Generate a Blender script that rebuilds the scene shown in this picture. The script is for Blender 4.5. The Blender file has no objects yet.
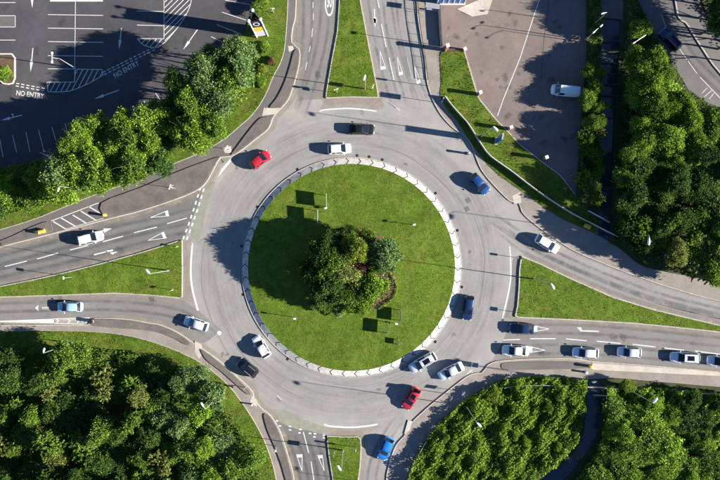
import bpy, bmesh, math, random
from mathutils import Vector, Matrix, Euler
from mathutils.geometry import delaunay_2d_cdt
import numpy as np
R = math.radians
SC = bpy.context.scene
COL = SC.collection

# ------------------------------------------------------------------ camera, light, exposure
S = 0.177            # metres per plan unit
CAMH = 125.0
def P(x, y, z=0.0): return Vector(((x-360)*S, (240-y)*S, z))
cam_d = bpy.data.cameras.new('camera'); cam = bpy.data.objects.new('camera', cam_d); COL.objects.link(cam)
cam.location = (0, 0, CAMH); cam.rotation_euler = (0, 0, 0)
cam_d.sensor_width = 36; cam_d.lens = 36*CAMH/(720*S); cam_d.clip_end = 6000; cam_d.clip_start = 1
SC.camera = cam
SUN_EL = R(20.5); SUNV = Vector((0.9895*math.cos(SUN_EL), -0.1445*math.cos(SUN_EL), math.sin(SUN_EL)))
w = bpy.data.worlds.new('World'); SC.world = w; w.use_nodes = True
nt = w.node_tree; sky = nt.nodes.new('ShaderNodeTexSky'); sky.sky_type = 'NISHITA'; sky.sun_disc = False
sky.sun_elevation = SUN_EL; sky.sun_rotation = math.atan2(SUNV.x, SUNV.y)
sky.air_density = 0.75; sky.dust_density = 0.0; sky.ozone_density = 5.0
nt.links.new(sky.outputs[0], nt.nodes['Background'].inputs[0]); nt.nodes['Background'].inputs[1].default_value = 0.056
sd = bpy.data.lights.new('sun', 'SUN'); so = bpy.data.objects.new('sun', sd); COL.objects.link(so)
sd.energy = 5.0; sd.angle = R(0.5); sd.color = (1.0, 0.93, 0.82)
so.rotation_euler = SUNV.to_track_quat('Z', 'Y').to_euler(); so.location = SUNV*300
SC.view_settings.view_transform = 'Standard'; SC.view_settings.look = 'None'; SC.view_settings.gamma = 1
SC.view_settings.exposure = 1.65
SC.cycles.max_bounces = 5; SC.cycles.diffuse_bounces = 2; SC.cycles.transparent_max_bounces = 4

# ------------------------------------------------------------------ materials
MATS = {}
def nd(t, typ, **kw):
    n = t.nodes.new(typ)
    for k, v in kw.items(): setattr(n, k, v)
    return n
def base_mat(name, col, rough=0.8, metal=0.0, spec=0.5):
    m = bpy.data.materials.new(name); m.use_nodes = True
    b = m.node_tree.nodes['Principled BSDF']
    b.inputs['Base Color'].default_value = (*col, 1); b.inputs['Roughness'].default_value = rough
    b.inputs['Metallic'].default_value = metal; b.inputs['Specular IOR Level'].default_value = spec
    MATS[name] = m
    return m, m.node_tree, b
def pos(t):
    return nd(t, 'ShaderNodeNewGeometry').outputs['Position']
def noise(t, vec, scale, detail=4, rough=0.6, dist=0.0):
    n = nd(t, 'ShaderNodeTexNoise'); n.inputs['Scale'].default_value = scale
    n.inputs['Detail'].default_value = detail; n.inputs['Roughness'].default_value = rough
    n.inputs['Distortion'].default_value = dist
    if vec is not None: t.links.new(vec, n.inputs['Vector'])
    return n.outputs['Fac']
def ramp(t, fac, stops):
    r = nd(t, 'ShaderNodeValToRGB'); e = r.color_ramp.elements
    while len(e) < len(stops): e.new(0.5)
    for i, (p, c) in enumerate(stops):
        e[i].position = p; e[i].color = (*c, 1) if len(c) == 3 else c
    t.links.new(fac, r.inputs[0]); return r.outputs[0]
def mix(t, fac, a, b, mode='MIX'):
    m = nd(t, 'ShaderNodeMix', data_type='RGBA', blend_type=mode)
    for s, v in ((m.inputs[0], fac), (m.inputs[6], a), (m.inputs[7], b)):
        if hasattr(v, 'is_output'): t.links.new(v, s)
        elif isinstance(v, (int, float)): s.default_value = v
        else: s.default_value = (*v, 1)
    return m.outputs[2]
def g(v): return (v, v, v)
def bump(t, b, h, strength=0.3, dist=0.05):
    n = nd(t, 'ShaderNodeBump'); n.inputs['Strength'].default_value = strength; n.inputs['Distance'].default_value = dist
    t.links.new(h, n.inputs['Height']); t.links.new(n.outputs[0], b.inputs['Normal'])

def ground_mat(name, c1, c2, scale=0.15, fine=8, rough=0.9, bs=0.3, bd=0.02, speck=0.18, ring=False, crack=True):
    m, t, b = base_mat(name, c1, rough, 0, 0.3)
    p = pos(t)
    col = mix(t, ramp(t, noise(t, p, scale, 6, 0.65, 0.4), [(0.32, g(0)), (0.68, g(1))]), c1, c2)
    f = ramp(t, noise(t, p, fine, 3, 0.7), [(0.25, g(1-speck)), (0.75, g(1+speck))])
    col = mix(t, 1.0, col, f, 'MULTIPLY')
    f2 = ramp(t, noise(t, p, 0.7, 7, 0.78, 1.5), [(0.25, g(0.80)), (0.45, g(0.97)), (0.75, g(1.12))])
    col = mix(t, 1.0, col, f2, 'MULTIPLY')
    if crack:
        v = nd(t, 'ShaderNodeTexVoronoi', feature='DISTANCE_TO_EDGE'); v.inputs['Scale'].default_value = 0.13
        wv = nd(t, 'ShaderNodeVectorMath', operation='ADD'); t.links.new(p, wv.inputs[0])
        nn = nd(t, 'ShaderNodeTexNoise'); nn.inputs['Scale'].default_value = 0.5; t.links.new(p, nn.inputs['Vector'])
        sc = nd(t, 'ShaderNodeVectorMath', operation='SCALE'); sc.inputs['Scale'].default_value = 4.0
        t.links.new(nn.outputs['Color'], sc.inputs[0]); t.links.new(sc.outputs[0], wv.inputs[1]); t.links.new(wv.outputs[0], v.inputs['Vector'])
        cr = ramp(t, v.outputs['Distance'], [(0.0, g(0.80)), (0.012, g(1))])
        mk = ramp(t, noise(t, p, 0.06, 2), [(0.5, g(0)), (0.6, g(1))])
        col = mix(t, mk, col, mix(t, 1.0, col, cr, 'MULTIPLY'))
    if ring:   # tyre-polished tracks that run round the island
        s = nd(t, 'ShaderNodeVectorMath', operation='SUBTRACT'); t.links.new(p, s.inputs[0]); s.inputs[1].default_value = RC
        l = nd(t, 'ShaderNodeVectorMath', operation='LENGTH'); t.links.new(s.outputs[0], l.inputs[0])
        cx = nd(t, 'ShaderNodeCombineXYZ'); t.links.new(l.outputs['Value'], cx.inputs[0])
        sx = nd(t, 'ShaderNodeSeparateXYZ'); t.links.new(p, sx.inputs[0])
        for i, o in enumerate(('X', 'Y')):
            mm = nd(t, 'ShaderNodeMath', operation='MULTIPLY'); mm.inputs[1].default_value = 0.055
            t.links.new(sx.outputs[o], mm.inputs[0]); t.links.new(mm.outputs[0], cx.inputs[i+1])
        rn = noise(t, cx.outputs[0], 1.6, 5, 0.65)
        rr = ramp(t, rn, [(0.28, g(0.74)), (0.46, g(0.96)), (0.55, g(1.03)), (0.75, g(1.16))])
        dm = ramp(t, l.outputs['Value'], [(0.0, g(1)), (0.5, g(1))])
        mr = nd(t, 'ShaderNodeMapRange'); mr.inputs[1].default_value = 27.5; mr.inputs[2].default_value = 31; mr.inputs[3].default_value = 1; mr.inputs[4].default_value = 0.0
        t.links.new(l.outputs['Value'], mr.inputs[0])
        col = mix(t, mr.outputs[0], col, mix(t, 1.0, col, rr, 'MULTIPLY'))
        # pale grit that collects outside the running lanes
        m2 = nd(t, 'ShaderNodeMapRange'); m2.inputs[1].default_value = 24.8; m2.inputs[2].default_value = 28.5; m2.interpolation_type = 'SMOOTHSTEP'; t.links.new(l.outputs['Value'], m2.inputs[0])
        m3 = nd(t, 'ShaderNodeMapRange'); m3.inputs[1].default_value = 30.0; m3.inputs[2].default_value = 36; m3.inputs[3].default_value = 1; m3.inputs[4].default_value = 0.25; t.links.new(l.outputs['Value'], m3.inputs[0])
        gm_ = nd(t, 'ShaderNodeMath', operation='MULTIPLY'); t.links.new(m2.outputs[0], gm_.inputs[0]); t.links.new(m3.outputs[0], gm_.inputs[1])
        gn = nd(t, 'ShaderNodeMath', operation='MULTIPLY'); t.links.new(gm_.outputs[0], gn.inputs[0]); t.links.new(ramp(t, noise(t, p, 0.12, 5, 0.6, 1.0), [(0.36, g(0)), (0.62, g(0.9))]), gn.inputs[1])
        col = mix(t, gn.outputs[0], col, (0.33, 0.312, 0.285))
        # oil and rubber stains
        col = mix(t, ramp(t, noise(t, p, 0.45, 7, 0.8, 2.0), [(0.60, g(0)), (0.80, g(0.45))]), col, (0.11, 0.105, 0.10))
    t.links.new(col, b.inputs['Base Color'])
    bump(t, b, noise(t, p, 30, 3, 0.7), bs, bd)
    return m
RC = tuple(P(351.5, 267.3))
ground_mat('asphalt_light', (0.222, 0.217, 0.212), (0.268, 0.258, 0.246), ring=True, speck=0.14)
ground_mat('asphalt_mid', (0.175, 0.168, 0.162), (0.215, 0.205, 0.194), speck=0.14)
ground_mat('asphalt_dark', (0.125, 0.122, 0.122), (0.165, 0.158, 0.154), speck=0.15)
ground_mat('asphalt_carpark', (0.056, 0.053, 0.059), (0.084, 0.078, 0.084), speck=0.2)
ground_mat('asphalt_brown', (0.150, 0.120, 0.110), (0.200, 0.163, 0.148), scale=0.2, speck=0.16)
ground_mat('asphalt_pink', (0.165, 0.130, 0.116), (0.225, 0.180, 0.160), scale=0.2, speck=0.16)
ground_mat('pavement_dark', (0.116, 0.106, 0.102), (0.150, 0.138, 0.132), speck=0.2)
ground_mat('pavement_nub', (0.105, 0.093, 0.088), (0.165, 0.145, 0.132), scale=0.5, speck=0.28)
ground_mat('pavement_tan', (0.225, 0.196, 0.172), (0.290, 0.255, 0.225), scale=0.4, speck=0.2)
ground_mat('pavement_pale', (0.42, 0.375, 0.32), (0.52, 0.47, 0.41), scale=0.5, speck=0.15)
ground_mat('concrete', (0.36, 0.33, 0.29), (0.48, 0.44, 0.39), scale=0.8, speck=0.2, crack=False)
ground_mat('concrete_pale', (0.56, 0.53, 0.49), (0.72, 0.69, 0.65), scale=0.9, speck=0.2, crack=False)
ground_mat('concrete_dark', (0.05, 0.045, 0.045), (0.09, 0.08, 0.075), scale=0.9, speck=0.2, crack=False)
ground_mat('soil', (0.075, 0.052, 0.030), (0.16, 0.11, 0.065), scale=1.2, speck=0.4, crack=False, bs=0.8, bd=0.1)
ground_mat('earth', (0.035, 0.045, 0.016), (0.070, 0.078, 0.028), scale=0.6, speck=0.4, crack=False, bs=0.8, bd=0.1)
ground_mat('worn_patch', (0.27, 0.275, 0.205), (0.22, 0.222, 0.185), scale=1.2, speck=0.25)
ground_mat('brick', (0.22, 0.10, 0.065), (0.30, 0.15, 0.10), scale=2, speck=0.2, crack=False)

ground_mat('kerb_white', (0.40, 0.375, 0.34), (0.68, 0.65, 0.60), scale=1.6, speck=0.25, crack=False)
def grass_mat(name, a, b_, c, yellow=(0.16, 0.15, 0.035)):
    m, t, b = base_mat(name, a, 0.95, 0, 0.1)
    p = pos(t)
    col = mix(t, ramp(t, noise(t, p, 0.12, 5, 0.7, 0.6), [(0.38, g(0)), (0.62, g(1))]), a, b_)
    col = mix(t, ramp(t, noise(t, p, 1.3, 5, 0.8, 0.8), [(0.40, g(0)), (0.66, g(1))]), col, c)
    col = mix(t, ramp(t, noise(t, p, 0.30, 7, 0.75, 1.2), [(0.46, g(0)), (0.66, g(0.8))]), col, yellow)
    col = mix(t, ramp(t, noise(t, p, 2.2, 4, 0.7, 0.5), [(0.35, g(0.45)), (0.55, g(0))]), col, tuple(v*0.55 for v in c))
    f = ramp(t, noise(t, p, 5, 4, 0.8), [(0.25, g(0.60)), (0.75, g(1.42))])
    col = mix(t, 1.0, col, f, 'MULTIPLY')
    col = mix(t, 1.0, col, ramp(t, noise(t, p, 0.22, 6, 0.7, 2.0), [(0.30, g(0.66)), (0.48, g(0.98)), (0.70, g(1.28))]), 'MULTIPLY')
    col = mix(t, ramp(t, noise(t, p, 0.55, 6, 0.75, 1.0), [(0.63, g(0)), (0.76, g(0.6))]), col, (0.20, 0.185, 0.060))
    t.links.new(col, b.inputs['Base Color'])
    bump(t, b, noise(t, p, 6, 5, 0.8), 0.7, 0.12)
grass_mat('grass', (0.090, 0.148, 0.015), (0.130, 0.195, 0.020), (0.062, 0.118, 0.012), (0.150, 0.172, 0.030))
grass_mat('grass_verge', (0.085, 0.145, 0.015), (0.125, 0.190, 0.022), (0.060, 0.112, 0.013))
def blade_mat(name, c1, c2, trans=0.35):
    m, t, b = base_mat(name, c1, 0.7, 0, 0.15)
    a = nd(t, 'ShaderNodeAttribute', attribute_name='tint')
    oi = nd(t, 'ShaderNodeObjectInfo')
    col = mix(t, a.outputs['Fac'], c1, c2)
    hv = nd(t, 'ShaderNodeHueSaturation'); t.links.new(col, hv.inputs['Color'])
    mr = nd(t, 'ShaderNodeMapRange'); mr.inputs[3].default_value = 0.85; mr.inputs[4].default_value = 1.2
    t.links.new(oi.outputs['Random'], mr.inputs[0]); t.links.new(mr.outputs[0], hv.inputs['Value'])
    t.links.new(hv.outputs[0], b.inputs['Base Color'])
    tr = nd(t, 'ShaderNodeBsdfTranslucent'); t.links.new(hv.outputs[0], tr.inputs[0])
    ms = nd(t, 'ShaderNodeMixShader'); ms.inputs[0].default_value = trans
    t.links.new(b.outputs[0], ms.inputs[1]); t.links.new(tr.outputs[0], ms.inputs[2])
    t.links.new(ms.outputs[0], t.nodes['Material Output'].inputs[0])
blade_mat('grass_blade', (0.07, 0.12, 0.012), (0.17, 0.22, 0.03))
blade_mat('leaf_bright', (0.075, 0.155, 0.015), (0.31, 0.47, 0.05))
blade_mat('leaf_mid', (0.05, 0.11, 0.015), (0.235, 0.365, 0.048))
blade_mat('leaf_blue', (0.055, 0.12, 0.034), (0.27, 0.39, 0.13))
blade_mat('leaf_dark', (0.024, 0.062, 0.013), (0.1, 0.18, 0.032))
blade_mat('leaf_olive', (0.07, 0.1, 0.022), (0.32, 0.36, 0.09))
blade_mat('leaf_yellow', (0.085, 0.135, 0.016), (0.33, 0.4, 0.045))
blade_mat('leaf_bronze', (0.110, 0.070, 0.030), (0.220, 0.160, 0.070))
blade_mat('leaf_purple', (0.045, 0.014, 0.022), (0.120, 0.040, 0.060))
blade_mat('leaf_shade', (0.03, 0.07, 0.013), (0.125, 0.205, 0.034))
base_mat('bark', (0.09, 0.065, 0.045), 0.95)

def paint_mark(name, col, wear=0.35):
    m, t, b = base_mat(name, col, 0.75, 0, 0.3); p = pos(t)
    f = ramp(t, noise(t, p, 5, 5, 0.75), [(0.34, g(0)), (0.56, g(1))])
    mk = mix(t, wear, g(1), f)
    c = mix(t, mk, tuple(v*0.5 for v in col), col)
    t.links.new(c, b.inputs['Base Color'])
paint_mark('white_paint', (0.66, 0.66, 0.64), 0.8)
paint_mark('worn_paint', (0.52, 0.51, 0.49), 0.85)
paint_mark('faint_paint', (0.40, 0.39, 0.37), 0.9)
def wear_mat(name, col, amt, scale):
    m, t, b = base_mat(name, col, 0.9, 0, 0.2); p = pos(t)
    a = nd(t, 'ShaderNodeAttribute', attribute_name='edge'); n = ramp(t, noise(t, p, scale, 6, 0.75, 0.8), [(0.32, g(0)), (0.70, g(1))])
    mu = nd(t, 'ShaderNodeMath', operation='MULTIPLY'); t.links.new(a.outputs['Fac'], mu.inputs[0]); t.links.new(n, mu.inputs[1])
    m2 = nd(t, 'ShaderNodeMath', operation='MULTIPLY'); t.links.new(mu.outputs[0], m2.inputs[0]); m2.inputs[1].default_value = amt
    tr = nd(t, 'ShaderNodeBsdfTransparent'); ms = nd(t, 'ShaderNodeMixShader'); t.links.new(m2.outputs[0], ms.inputs[0])
    t.links.new(tr.outputs[0], ms.inputs[1]); t.links.new(b.outputs[0], ms.inputs[2]); t.links.new(ms.outputs[0], t.nodes['Material Output'].inputs[0])
wear_mat('tyre_wear', (0.095, 0.092, 0.090), 0.42, 0.35)
wear_mat('tyre_polish', (0.36, 0.345, 0.325), 0.40, 0.3)
wear_mat('edge_grit', (0.34, 0.295, 0.24), 0.95, 0.5)
wear_mat('oil_stain', (0.07, 0.066, 0.063), 0.6, 1.2)
base_mat('tar', (0.06, 0.058, 0.058), 0.9)
base_mat('tar_faint', (0.135, 0.128, 0.125), 0.9)
base_mat('iron', (0.05, 0.048, 0.047), 0.7, 0.6)
base_mat('galvanised', (0.55, 0.56, 0.57), 0.45, 0.6)
base_mat('white_metal', (0.8, 0.8, 0.8), 0.4)
base_mat('grey_metal', (0.35, 0.36, 0.38), 0.5, 0.3)
base_mat('dark_metal', (0.03, 0.03, 0.032), 0.5, 0.3)
base_mat('black_plastic', (0.018, 0.018, 0.02), 0.5)
base_mat('yellow_plastic', (0.60, 0.45, 0.07), 0.5)
base_mat('orange_plastic', (0.72, 0.38, 0.03), 0.5)
base_mat('blue_panel', (0.02, 0.10, 0.34), 0.4)
base_mat('navy_panel', (0.02, 0.025, 0.06), 0.4)
base_mat('yellow_panel', (0.80, 0.52, 0.05), 0.4)
base_mat('lilac_panel', (0.68, 0.66, 0.74), 0.4)
base_mat('cladding_blue', (0.05, 0.16, 0.42), 0.4)
base_mat('roofing', (0.30, 0.29, 0.28), 0.9)
m_, t_, b_ = base_mat('glass', (0.006, 0.008, 0.012), 0.06, 0, 0.7)
m_, t_, b_ = base_mat('glass_light', (0.10, 0.13, 0.17), 0.08, 0, 0.9)
base_mat('rubber', (0.015, 0.015, 0.015), 0.8)
base_mat('rim', (0.45, 0.45, 0.46), 0.3, 0.9)
base_mat('lamp_glass', (0.75, 0.77, 0.8), 0.1)
base_mat('tail_glass', (0.22, 0.008, 0.008), 0.2)
base_mat('plate_white', (0.75, 0.75, 0.72), 0.5)
base_mat('plate_yellow', (0.75, 0.6, 0.08), 0.5)
def car_paint(name, c, metal=0.3):
    m, t, b = base_mat(name, c, 0.32, metal)
    b.inputs['Coat Weight'].default_value = 1.0; b.inputs['Coat Roughness'].default_value = 0.04
    o = nd(t, 'ShaderNodeTexCoord').outputs['Object']
    r = ramp(t, noise(t, o, 2.5, 4, 0.7), [(0.3, g(0.26)), (0.8, g(0.42))]); t.links.new(r, b.inputs['Roughness'])
car_paint('paint_white', (0.82, 0.83, 0.84), 0.0)
car_paint('paint_silver', (0.66, 0.72, 0.78), 0.1)
car_paint('paint_skyblue', (0.40, 0.60, 0.76), 0.1)
car_paint('paint_red', (0.46, 0.018, 0.035), 0.1)
car_paint('paint_black', (0.012, 0.013, 0.017), 0.2)
car_paint('paint_navy', (0.010, 0.035, 0.10), 0.3)
car_paint('paint_blue', (0.012, 0.07, 0.22), 0.3)
car_paint('paint_azure', (0.02, 0.20, 0.62), 0.15)
# water
m_, t_, b_ = base_mat('water', (0.010, 0.016, 0.026), 0.08, 0, 0.6)
bump(t_, b_, noise(t_, pos(t_), 1.2, 4, 0.6), 0.12, 0.05)
m_.node_tree.nodes['Principled BSDF'].inputs['Base Color'].default_value = (0.034, 0.042, 0.052, 1)

# ------------------------------------------------------------------ mesh helpers
class MB:
    """collects shapes, then links them as one mesh object"""
    def __init__(s): s.v = []; s.f = []; s.mi = []; s.cur = 0
    def add(s, verts, faces):
        n = len(s.v); s.v += [tuple(v) for v in verts]; s.f += [tuple(i+n for i in f) for f in faces]
        s.mi += [s.cur]*len(faces)
    def box(s, c, size, rz=0.0, rot=None, bev=0.0):
        M = (rot.to_matrix() if rot else Matrix.Rotation(rz, 3, 'Z')); c = Vector(c)
        hx, hy, hz = size[0]/2, size[1]/2, size[2]/2
        if bev > 0:
            bx, by = hx-bev, hy-bev
            r1 = [(-hx, -by), (-bx, -hy), (bx, -hy), (hx, -by), (hx, by), (bx, hy), (-bx, hy), (-hx, by)]
            vs = []
            for z, k in ((-hz, 1), (hz-bev, 1), (hz, 0)):
                for x, y in r1:
                    if k: vs.append((x, y, z))
                    else: vs.append((x*(1-bev/hx), y*(1-bev/hy), z))
            fs = [tuple(range(7, -1, -1)), tuple(range(16, 24))]
            for k in range(2):
                for i in range(8): j = (i+1) % 8; fs.append((k*8+i, k*8+j, k*8+8+j, k*8+8+i))
        else:
            vs = [(x, y, z) for z in (-hz, hz) for x, y in ((-hx, -hy), (hx, -hy), (hx, hy), (-hx, hy))]
            fs = [(3, 2, 1, 0), (4, 5, 6, 7), (0, 1, 5, 4), (1, 2, 6, 5), (2, 3, 7, 6), (3, 0, 4, 7)]
        s.add([M @ Vector(v) + c for v in vs], fs)
    def tube(s, a, b, r0, r1=None, n=8, cap=True):
        a = Vector(a); b = Vector(b); r1 = r0 if r1 is None else r1
        d = (b-a); q = d.to_track_quat('Z', 'Y')
        vs = []
        for c, r in ((a, r0), (b, r1)):
            for i in range(n):
                t = 2*math.pi*i/n; vs.append(c + q @ Vector((r*math.cos(t), r*math.sin(t), 0)))
        fs = [(i, (i+1) % n, n+(i+1) % n, n+i) for i in range(n)]
        if cap: fs += [tuple(range(n-1, -1, -1)), tuple(range(n, 2*n))]
        s.add(vs, fs)
    def lathe(s, prof, n=12, c=(0, 0, 0), axis='Z'):
        c = Vector(c); vs = []
        for r, z in prof:
            for i in range(n):
                t = 2*math.pi*i/n
                v = Vector((r*math.cos(t), r*math.sin(t), z))
                if axis == 'Y': v = Vector((v.x, v.z, v.y))
                vs.append(v+c)
        fs = []
        for k in range(len(prof)-1):
            for i in range(n):
                j = (i+1) % n; fs.append((k*n+i, k*n+j, (k+1)*n+j, (k+1)*n+i))
        fs += [tuple(range(n-1, -1, -1)), tuple(range((len(prof)-1)*n, len(prof)*n))]
        s.add(vs, fs)
    def build(s, name, mat, parent=None, smooth=None, loc=None, rz=0):
        me = bpy.data.meshes.new(name); me.from_pydata(s.v, [], s.f)
        for m in (mat if isinstance(mat, (list, tuple)) else [mat]): me.materials.append(MATS[m])
        if max(s.mi, default=0) > 0: me.polygons.foreach_set('material_index', s.mi)
        me.validate()
        if smooth is not None:
            me.polygons.foreach_set('use_smooth', [True]*len(me.polygons)); me.set_sharp_from_angle(angle=R(smooth))
        o = bpy.data.objects.new(name, me); COL.objects.link(o)
        if parent is not None: o.parent = parent
        if loc is not None: o.location = loc
        o.rotation_euler.z = rz
        return o
def tag(o, label=None, cat=None, group=None, kind=None):
    if label: o['label'] = label
    if cat: o['category'] = cat
    if group: o['group'] = group
    if kind: o['kind'] = kind
    return o
def thing(name, label, cat, loc=(0, 0, 0), rz=0, group=None):
    o = bpy.data.objects.new(name, None); COL.objects.link(o); o.location = loc; o.rotation_euler = (0, 0, rz)
    o.empty_display_size = 0.2
    return tag(o, label, cat, group)
def smooth_poly(pts, closed=True, sub=4):
    n = len(pts); out = []
    rng_ = range(n) if closed else range(n-1)
    for i in rng_:
        if closed: p0, p1, p2, p3 = pts[i-1], pts[i], pts[(i+1) % n], pts[(i+2) % n]
        else: p0, p1, p2, p3 = pts[max(i-1, 0)], pts[i], pts[i+1], pts[min(i+2, n-1)]
        for k in range(sub):
            t = k/sub
            out.append(tuple(0.5*((2*p1[j]) + (-p0[j]+p2[j])*t + (2*p0[j]-5*p1[j]+4*p2[j]-p3[j])*t*t + (-p0[j]+3*p1[j]-3*p2[j]+p3[j])*t**3) for j in (0, 1)))
    if not closed: out.append(tuple(pts[-1]))
    return out
def area(pts):
    return 0.5*sum(pts[i-1][0]*pts[i][1]-pts[i][0]*pts[i-1][1] for i in range(len(pts)))
def slab(name, pts, z, mat, kind='structure', parent=None, z0=-0.04, thick=True, world=False):
    p = [P(x, y) for x, y in pts] if not world else [Vector((x, y, 0)) for x, y in pts]
    if area([(v.x, v.y) for v in p]) < 0: p = p[::-1]
    q = [v.xy for i, v in enumerate(p) if (v-p[i-1]).length > 1e-4]; n = len(q)
    V, _, F = delaunay_2d_cdt(q, [(i, (i+1) % n) for i in range(n)], [], 1, 1e-5)[:3]
    vs = [(v.x, v.y, z) for v in V]; fs = []
    for f in F:
        f = list(f)
        if area([V[i] for i in f]) < 0: f = f[::-1]
        fs.append(f)
    if thick:
        m = len(vs); vs += [(v.x, v.y, z) for v in q]+[(v.x, v.y, z0) for v in q]
        for i in range(n):
            j = (i+1) % n; fs.append((m+j, m+i, m+n+i, m+n+j))
    me = bpy.data.meshes.new(name); me.from_pydata(vs, [], fs); me.materials.append(MATS[mat])
    o = bpy.data.objects.new(name, me); COL.objects.link(o)
    if parent is not None: o.parent = parent
    if kind: o['kind'] = kind
    return o
def resample(pts, step):
    out = [Vector(pts[0])]; acc = 0.0
    pts = [Vector(p) for p in pts]
    for a, b in zip(pts[:-1], pts[1:]):
        L = (b-a).length
        if L < 1e-6: continue
        d = (b-a)/L; pos_ = step-acc
        while pos_ <= L: out.append(a+d*pos_); pos_ += step
        acc = L-(pos_-step)
    return out
rk = random.Random(5)
def kerb(path, z, parent, mat='concrete', wd=0.17, closed=False, name='kerb', step=0.92):
    """row of single kerbstones with open joints, slightly uneven"""
    pts = [tuple(P(x, y)) for x, y in (list(path)+[path[0]] if closed else path)]
    q = resample(pts, step); mb = MB()
    for a, b in zip(q[:-1], q[1:]):
        d = b-a; c = (a+b)/2; h = z+0.012+rk.uniform(-.004, .004)
        mb.box((c.x, c.y, h/2-0.01), (d.length-0.02, wd, h+0.02), math.atan2(d.y, d.x), bev=0.015)
    o = mb.build(name, mat, parent); o['kind'] = 'stuff'; return o
def ribbon(path, wd, z, name, mat, parent=None, kind=None, world=False):
    pts = [P(*p) if not world else Vector((*p, 0)) for p in path]; mb = MB(); vs = []
    for i, p in enumerate(pts):
        d = (pts[min(i+1, len(pts)-1)]-pts[max(i-1, 0)]).normalized(); n = Vector((-d.y, d.x, 0))
        wv = wd[i] if isinstance(wd, (list, tuple)) else wd
        vs += [p-n*wv/2+Vector((0, 0, z)), p+n*wv/2+Vector((0, 0, z))]
    mb.add(vs, [(2*i, 2*i+2, 2*i+3, 2*i+1) for i in range(len(pts)-1)])
    o = mb.build(name, mat, parent)
    if kind: o['kind'] = kind
    return o

# ------------------------------------------------------------------ the setting: ground and surfaces
gm = MB(); gm.add([(-3000, -3000, -0.06), (3000, -3000, -0.06), (3000, 3000, -0.06), (-3000, 3000, -0.06)], [(0, 1, 2, 3)])
tag(gm.build('ground', 'earth'), kind='structure')
road = slab('road', [(-160, -160), (880, -160), (880, 640), (-160, 640)], 0.0, 'asphalt_light', z0=-0.05)
def sheet(name, pts, z, mat, parent=None, sm=False):
    return slab(name, smooth_poly(pts) if sm else pts, z, mat, kind='structure' if parent is None else None, parent=parent, thick=False)
# darker resurfaced lanes on the approach roads
sheet('road_surface', [(-160, 262), (0, 248), (67, 231), (108, 220), (140, 212), (183, 198), (203, 188), (198, 205), (191, 222), (184, 240), (140, 254), (100, 264), (35, 280), (-160, 318)], 0.004, 'asphalt_dark')
sheet('road_surface', [(-160, 303), (0, 298), (62, 296), (115, 294), (150, 296), (183, 300), (196, 309), (222, 330), (205, 343), (190, 341), (177, 331), (161, 324), (125, 318), (0, 324), (-160, 326)], 0.004, 'asphalt_mid')
sheet('road_surface', [(271, 417), (300, 425), (327, 436), (329, 455), (333, 480), (340, 560), (300, 560), (294, 480), (288, 456), (279, 429)], 0.004, 'asphalt_dark')
sheet('road_surface', [(514, 319), (570, 321), (632, 324), (674, 328), (720, 333), (880, 354), (880, 386), (720, 372), (650, 366), (586, 361), (540, 359), (505, 361), (492, 362)], 0.004, 'asphalt_mid')
sheet('road_surface', [(297, -160), (297, 0), (294, 25), (293, 44), (301, 51), (299, 67), (294, 88), (300, 100), (323, 99), (330, 62), (336, 31), (339, 0), (345, -160)], 0.004, 'asphalt_mid')

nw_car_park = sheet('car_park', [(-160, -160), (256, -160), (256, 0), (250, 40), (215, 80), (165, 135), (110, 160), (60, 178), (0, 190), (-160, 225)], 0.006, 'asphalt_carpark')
ne_car_park = sheet('car_park', [(439, -160), (586, -160), (586, 60), (580, 120), (576, 196), (560, 175), (542, 162), (520, 145), (508, 132), (496, 120), (478, 98), (470, 71), (464, 51), (441, 52)], 0.006, 'asphalt_pink')
sheet('car_park_surface', [(541, -160), (541, 0), (520, 58), (503, 100), (497, 119), (508, 132), (520, 145), (542, 162), (560, 175), (576, 196), (580, 120), (586, 60), (586, -160)], 0.009, 'asphalt_brown', parent=ne_car_park)
tag(slab('forecourt', [(457, 9), (492, -6), (492, 1), (487.5, 14), (472, 16.5)], 0.05, 'pavement_pale'))

EDGE_B = [(300, -160), (288, -20), (288, 0), (284, 52), (273, 77), (265, 96), (253, 114), (240, 126), (223, 140), (202, 152), (178, 162), (140, 178), (117, 187), (92, 196), (67, 206), (35, 219), (0, 230), (-40, 243), (-160, 285)]
KERB_C = [(296, -160), (296, 0), (293, 25), (291.5, 42), (299.5, 50), (298.5, 67), (293, 87), (288, 100), (281, 108), (273, 117), (269, 128), (257, 138), (243, 149), (232, 156), (222, 157), (219, 159), (213, 170), (203, 186), (182, 197), (140, 211), (108, 219), (67, 230), (0, 247), (-40, 258), (-160, 296)]
sb = smooth_poly(EDGE_B, False); kc = smooth_poly(KERB_C, False)
pav_nw = slab('pavement', kc+sb[::-1], 0.12, 'pavement_dark')
kerb(kc, 0.12, pav_nw, 'concrete')
verge_nw = slab('grass_verge', sb+[(-160, 210), (0, 168), (60, 160), (110, 140), (165, 118), (200, 75), (228, 46), (244, 33), (252, 15), (254, 0), (256, -160)], 0.17, 'grass_verge')
kerb(sb, 0.17, verge_nw, 'concrete', 0.10, name='edging')

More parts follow.
